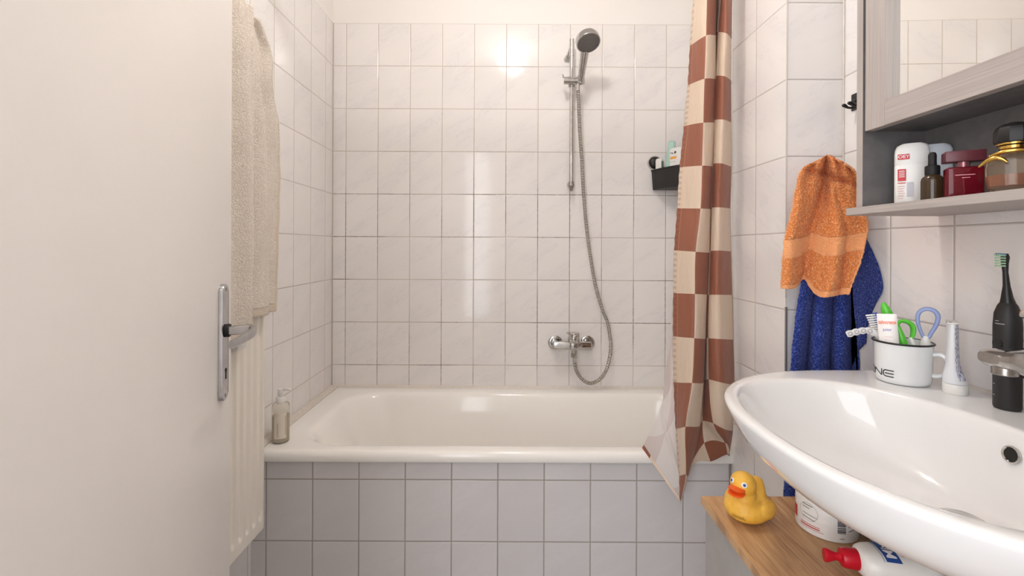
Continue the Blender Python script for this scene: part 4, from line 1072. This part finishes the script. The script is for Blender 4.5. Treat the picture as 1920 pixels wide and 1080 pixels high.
m = MB(); m.lathe([(.013, .064), (.0155, .066), (.0155, .070), (.013, .0715)], 28); m.lathe([(.0185, .0715), (.019, .073), (.0185, .0745)], 28); m.done('collar', M_gold, e)
m = MB(); m.lathe([(.014, .071), (.0205, .0745), (.0215, .077), (.0215, .091), (.0195, .097), (.014, .102), (.006, .1045), (.001, .105)], 10); m.done('cap', M_black, e, sharp=25)
def curl(pts, rad):
    n = (len(pts)-1)*5
    return [Vector([cr(i/5, list(range(len(pts))), [q[j] for q in pts]) for j in range(3)]) for i in range(n+1)], [rad*(.35+.65*math.sin(PI*min(1, .08+i/n*.9))) for i in range(n+1)]
m = MB(); pts, rd = curl([(-.036, -.006, .043), (-.029, -.017, .049), (-.021, -.022, .052), (-.014, -.024, .049), (-.009, -.025, .044)], .0034); m.tube(pts, rd, 10); m.done('golden_curl', M_gold, e)
m = MB(); pts, rd = curl([(-.026, -.012, .056), (-.014, -.019, .060), (0, -.021, .061), (.014, -.018, .0605), (.025, -.010, .058)], .0032); m.tube(pts, rd, 10); m.done('golden_curl', M_gold, e)

# hook rack on the right wall
e = empty('wall_hooks', (XR, 1.12, 1.60), 'black metal hook rack on the tiled wall beside the mirror cabinet', 'hook rack')
m = MB(); m.box(XR-.003, XR, 1.02, 1.165, 1.598, 1.640, .001, 1); m.done('plate', M_black, e, world=True)
for y in (1.150, 1.131, 1.112, 1.088):
    m = MB(); q = [(XR-.002, y, 1.607), (XR-.012, y, 1.602), (XR-.022, y, 1.603), (XR-.031, y, 1.6085)]
    m.tube(q, [.0028, .0028, .003, .0046], 12); m.sphere(q[-1], (.0058, .004, .0044)); m.done('hook', M_black, e, world=True)

# ------------------------------------------------------------------ towels on the pilaster
hk = empty('towel_hook', (.80, 1.17, 1.46), 'small chrome hook on the pillar holding the two towels', 'hook')
m = MB(); m.tube([(.79, PY, 1.445), (.79, PY-.03, 1.440), (.79, PY-.055, 1.450), (.79, PY-.06, 1.462)], .004, 10); m.lathe([(.016, 0), (.016, .004)], 20, Matrix.Translation((.79, PY, 1.445)) @ Matrix.Rotation(PI/2, 4, 'X')); m.done('hook', M_chrome, hk, world=True)
# blue
BV = [0, .12, .26, .45, .62, 1]
BL = ([1530, 1512, 1503, 1492, 1484, 1471], [400, 460, 525, 600, 680, 950])
BR = ([1600, 1612, 1622, 1630, 1632, 1632], [400, 455, 520, 600, 680, 950])
def blu(u, v):
    lx, ly = cr(v, BV, BL[0]), cr(v, BV, BL[1]); rx, ry = cr(v, BV, BR[0]), cr(v, BV, BR[1])
    px = lx+(rx-lx)*u; py = ly+(ry-ly)*u
    amp = .004+.022*min(1, v*1.6)
    # folds: ridges with sharp valleys
    fphase = u*3.6+.25*math.sin(v*3)
    k = abs(math.sin(PI*fphase*.96+.15)); yy = 1.178-amp*k**.6*1.7
    q = P(px, py, yy)
    q += Vector((0, -1, 0))*(noise.noise(q*22)*.003+noise.noise(q*210)*.0016)
    q.x += noise.noise(q*190+Vector((5, 5, 5)))*.001
    q.x = min(q.x, XR-.004); q.y = min(q.y, PY-.008)
    return q
tb_ = empty('hand_towel', (.78, 1.15, .7), 'dark blue terry towel hanging on the pillar behind the orange one', 'towel')
m = MB(); m.grid(blu, 110, 260); o = m.done('cloth', M_blue, tb_, world=True, sharp=None); sd_ = o.modifiers.new('s', 'SOLIDIFY'); sd_.thickness = .004; sd_.offset = 0
WV = [0, .25, .5, .72, 1]
WR = ([1616, 1636, 1654, 1640, 1628], [432, 466, 533, 570, 640])
WL = ([1590, 1600, 1606, 1612, 1618], [430, 466, 533, 590, 690])
def blw(u, v):
    rx, ry = cr(v, WV, WR[0]), cr(v, WV, WR[1]); lx, ly = cr(v, WV, WL[0]), cr(v, WV, WL[1])
    y = 1.168+((1.118-.062*math.exp(-((v-.5)/.28)**2))-1.168)*u+.006*math.sin(u*7+v*3)
    q = P(lx+(rx-lx)*u, ly+(ry-ly)*u, y)
    q += Vector((-.7, -.7, 0))*(noise.noise(q*22)*.003+noise.noise(q*210)*.0016); q.x = min(q.x, XR-.004); q.y = min(q.y, PY-.008)
    return q
m = MB(); m.grid(blw, 50, 110); o = m.done('side_fold', M_blue, tb_, world=True, sharp=None); sd_ = o.modifiers.new('s', 'SOLIDIFY'); sd_.thickness = .004; sd_.offset = 0
# orange
OV = [0, .06, .14, .30, .52, .72, .88, 1]
OL = ([1534, 1514, 1500, 1492, 1482, 1470, 1466, 1464.5], [303, 307, 318, 350, 400, 447, 505, 538])
OR = ([1570, 1592, 1607, 1618, 1625, 1627, 1613, 1592], [302, 309, 325, 360, 402, 432, 490, 549])
def orr(u, v):
    lx, ly = cr(v, OV, OL[0]), cr(v, OV, OL[1]); rx, ry = cr(v, OV, OR[0]), cr(v, OV, OR[1])
    px = lx+(rx-lx)*u; py = ly+(ry-ly)*u
    py += -14*math.sin(PI*u)*max(0, 1-v*5)              # rounded top
    py += v**3*(-(22)*math.exp(-((u-.34)/.10)**2)+10*math.exp(-((u-.62)/.2)**2))
    am = .3+.7*min(1, v*1.5)
    h_ = 0
    cx1 = .47-.16*min(1, v*1.6)                          # deep crease left of the middle
    dx_ = u-cx1
    h_ += .013*(1-math.exp(-(dx_/.085)**2)) * (1 if dx_ < 0 else .9)
    h_ += .010*math.exp(-((u-(.62+.05*v))/.10)**2)*am
    h_ += -.008*math.exp(-((u-(.50+.34*v))/.045)**2)*am*(1-.5*v)
    h_ += .008*math.exp(-((u-.10)/.09)**2)*am
    # gathered ridges fanning from the hook
    h_ += .005*math.sin(u*24+1.0)*math.exp(-v*3.0)
    h_ += -.010*math.exp(-((v-.13-.10*u)/.030)**2)*(.4+.6*math.sin(PI*u))*1.0   # furrow under the rolled top
    y = 1.108-.030*u**4-h_*2.1
    y += .022*(1-min(1, v/.05))**2
    q = P(px, py, y)
    q += Vector((0, -1, 0))*(noise.noise(q*26)*.004+noise.noise(q*230)*.0021)
    q += Vector((noise.noise(q*210+Vector((5, 5, 5))), 0, noise.noise(q*210+Vector((9, 1, 5)))))*.0012
    q.x = min(q.x, XR-.004)
    return q
m = MB(); m.grid(orr, 170, 230, lambda a, b: (a, b)); o = m.done('face_cloth', M_orange, sharp=None); tag(o, 'orange terry towel bunched on the pillar over the blue one', 'towel'); sd_ = o.modifiers.new('s', 'SOLIDIFY'); sd_.thickness = .004; sd_.offset = 0

for o in bpy.data.objects:
    c_ = o.get('category')
    if c_ in ('toothbrush', 'deodorant', 'perfume'): o['group'] = {'toothbrush': 'toothbrushes in the enamel mug', 'deodorant': 'sticks on the cabinet shelf', 'perfume': 'perfume bottles on the cabinet shelf'}[c_]
    if c_ == 'bottle': o['group'] = 'bottles in the corner basket'
# ------------------------------------------------------------------ lamp, light, camera
lamp = empty('ceiling_lamp', (0, 1.05, ZC), 'round white globe lamp on the ceiling in front of the tub', 'lamp')
m = MB(); m.lathe([(.06, -.012), (.065, -.010), (.065, 0)], 32); m.done('base', M_white, lamp)
gl = N('lamp_globe'); gl.b.inputs['Base Color'].default_value = (1, 1, 1, 1); gl.b.inputs['Emission Color'].default_value = (1, .955, .915, 1); gl.b.inputs['Emission Strength'].default_value = 80
m = MB(); m.sphere((0, 0, -.08), .072, u=32, v=20); m.done('globe', gl.m, lamp)
al_ = bpy.data.lights.new('hall_daylight', 'AREA'); al_.shape = 'RECTANGLE'; al_.size = 1.4; al_.size_y = 2.2; al_.energy = 31; al_.color = (.90, .94, 1)
ao = bpy.data.objects.new('hall_daylight', al_); C.objects.link(ao); ao.location = (-.85, -1.0, 1.5); ao.rotation_euler = (PI/2, 0, math.radians(-34))
wl = bpy.data.worlds.new('w'); bpy.context.scene.world = wl; wl.use_nodes = True; wl.node_tree.nodes['Background'].inputs[0].default_value = (.8, .85, 1, 1); wl.node_tree.nodes['Background'].inputs[1].default_value = .3
cam = bpy.data.cameras.new('camera'); co = bpy.data.objects.new('camera', cam); C.objects.link(co)
co.location = (0, 0, HC)
co.matrix_world = Matrix.Translation((0, 0, HC)) @ Matrix.Rotation(math.radians(-.26), 4, 'Y') @ Matrix.Rotation(PI/2, 4, 'X')
cam.sensor_width = 36; cam.lens = F/1920*36; cam.shift_x = 2/1920; cam.shift_y = -77/1920; cam.clip_start = .01
sc = bpy.context.scene; sc.camera = co
sc.view_settings.view_transform = 'Standard'; sc.view_settings.look = 'None'; sc.view_settings.gamma = 1; sc.view_settings.exposure = .31
try: sc.cycles.max_bounces = 10; sc.cycles.diffuse_bounces = 6
except Exception: pass
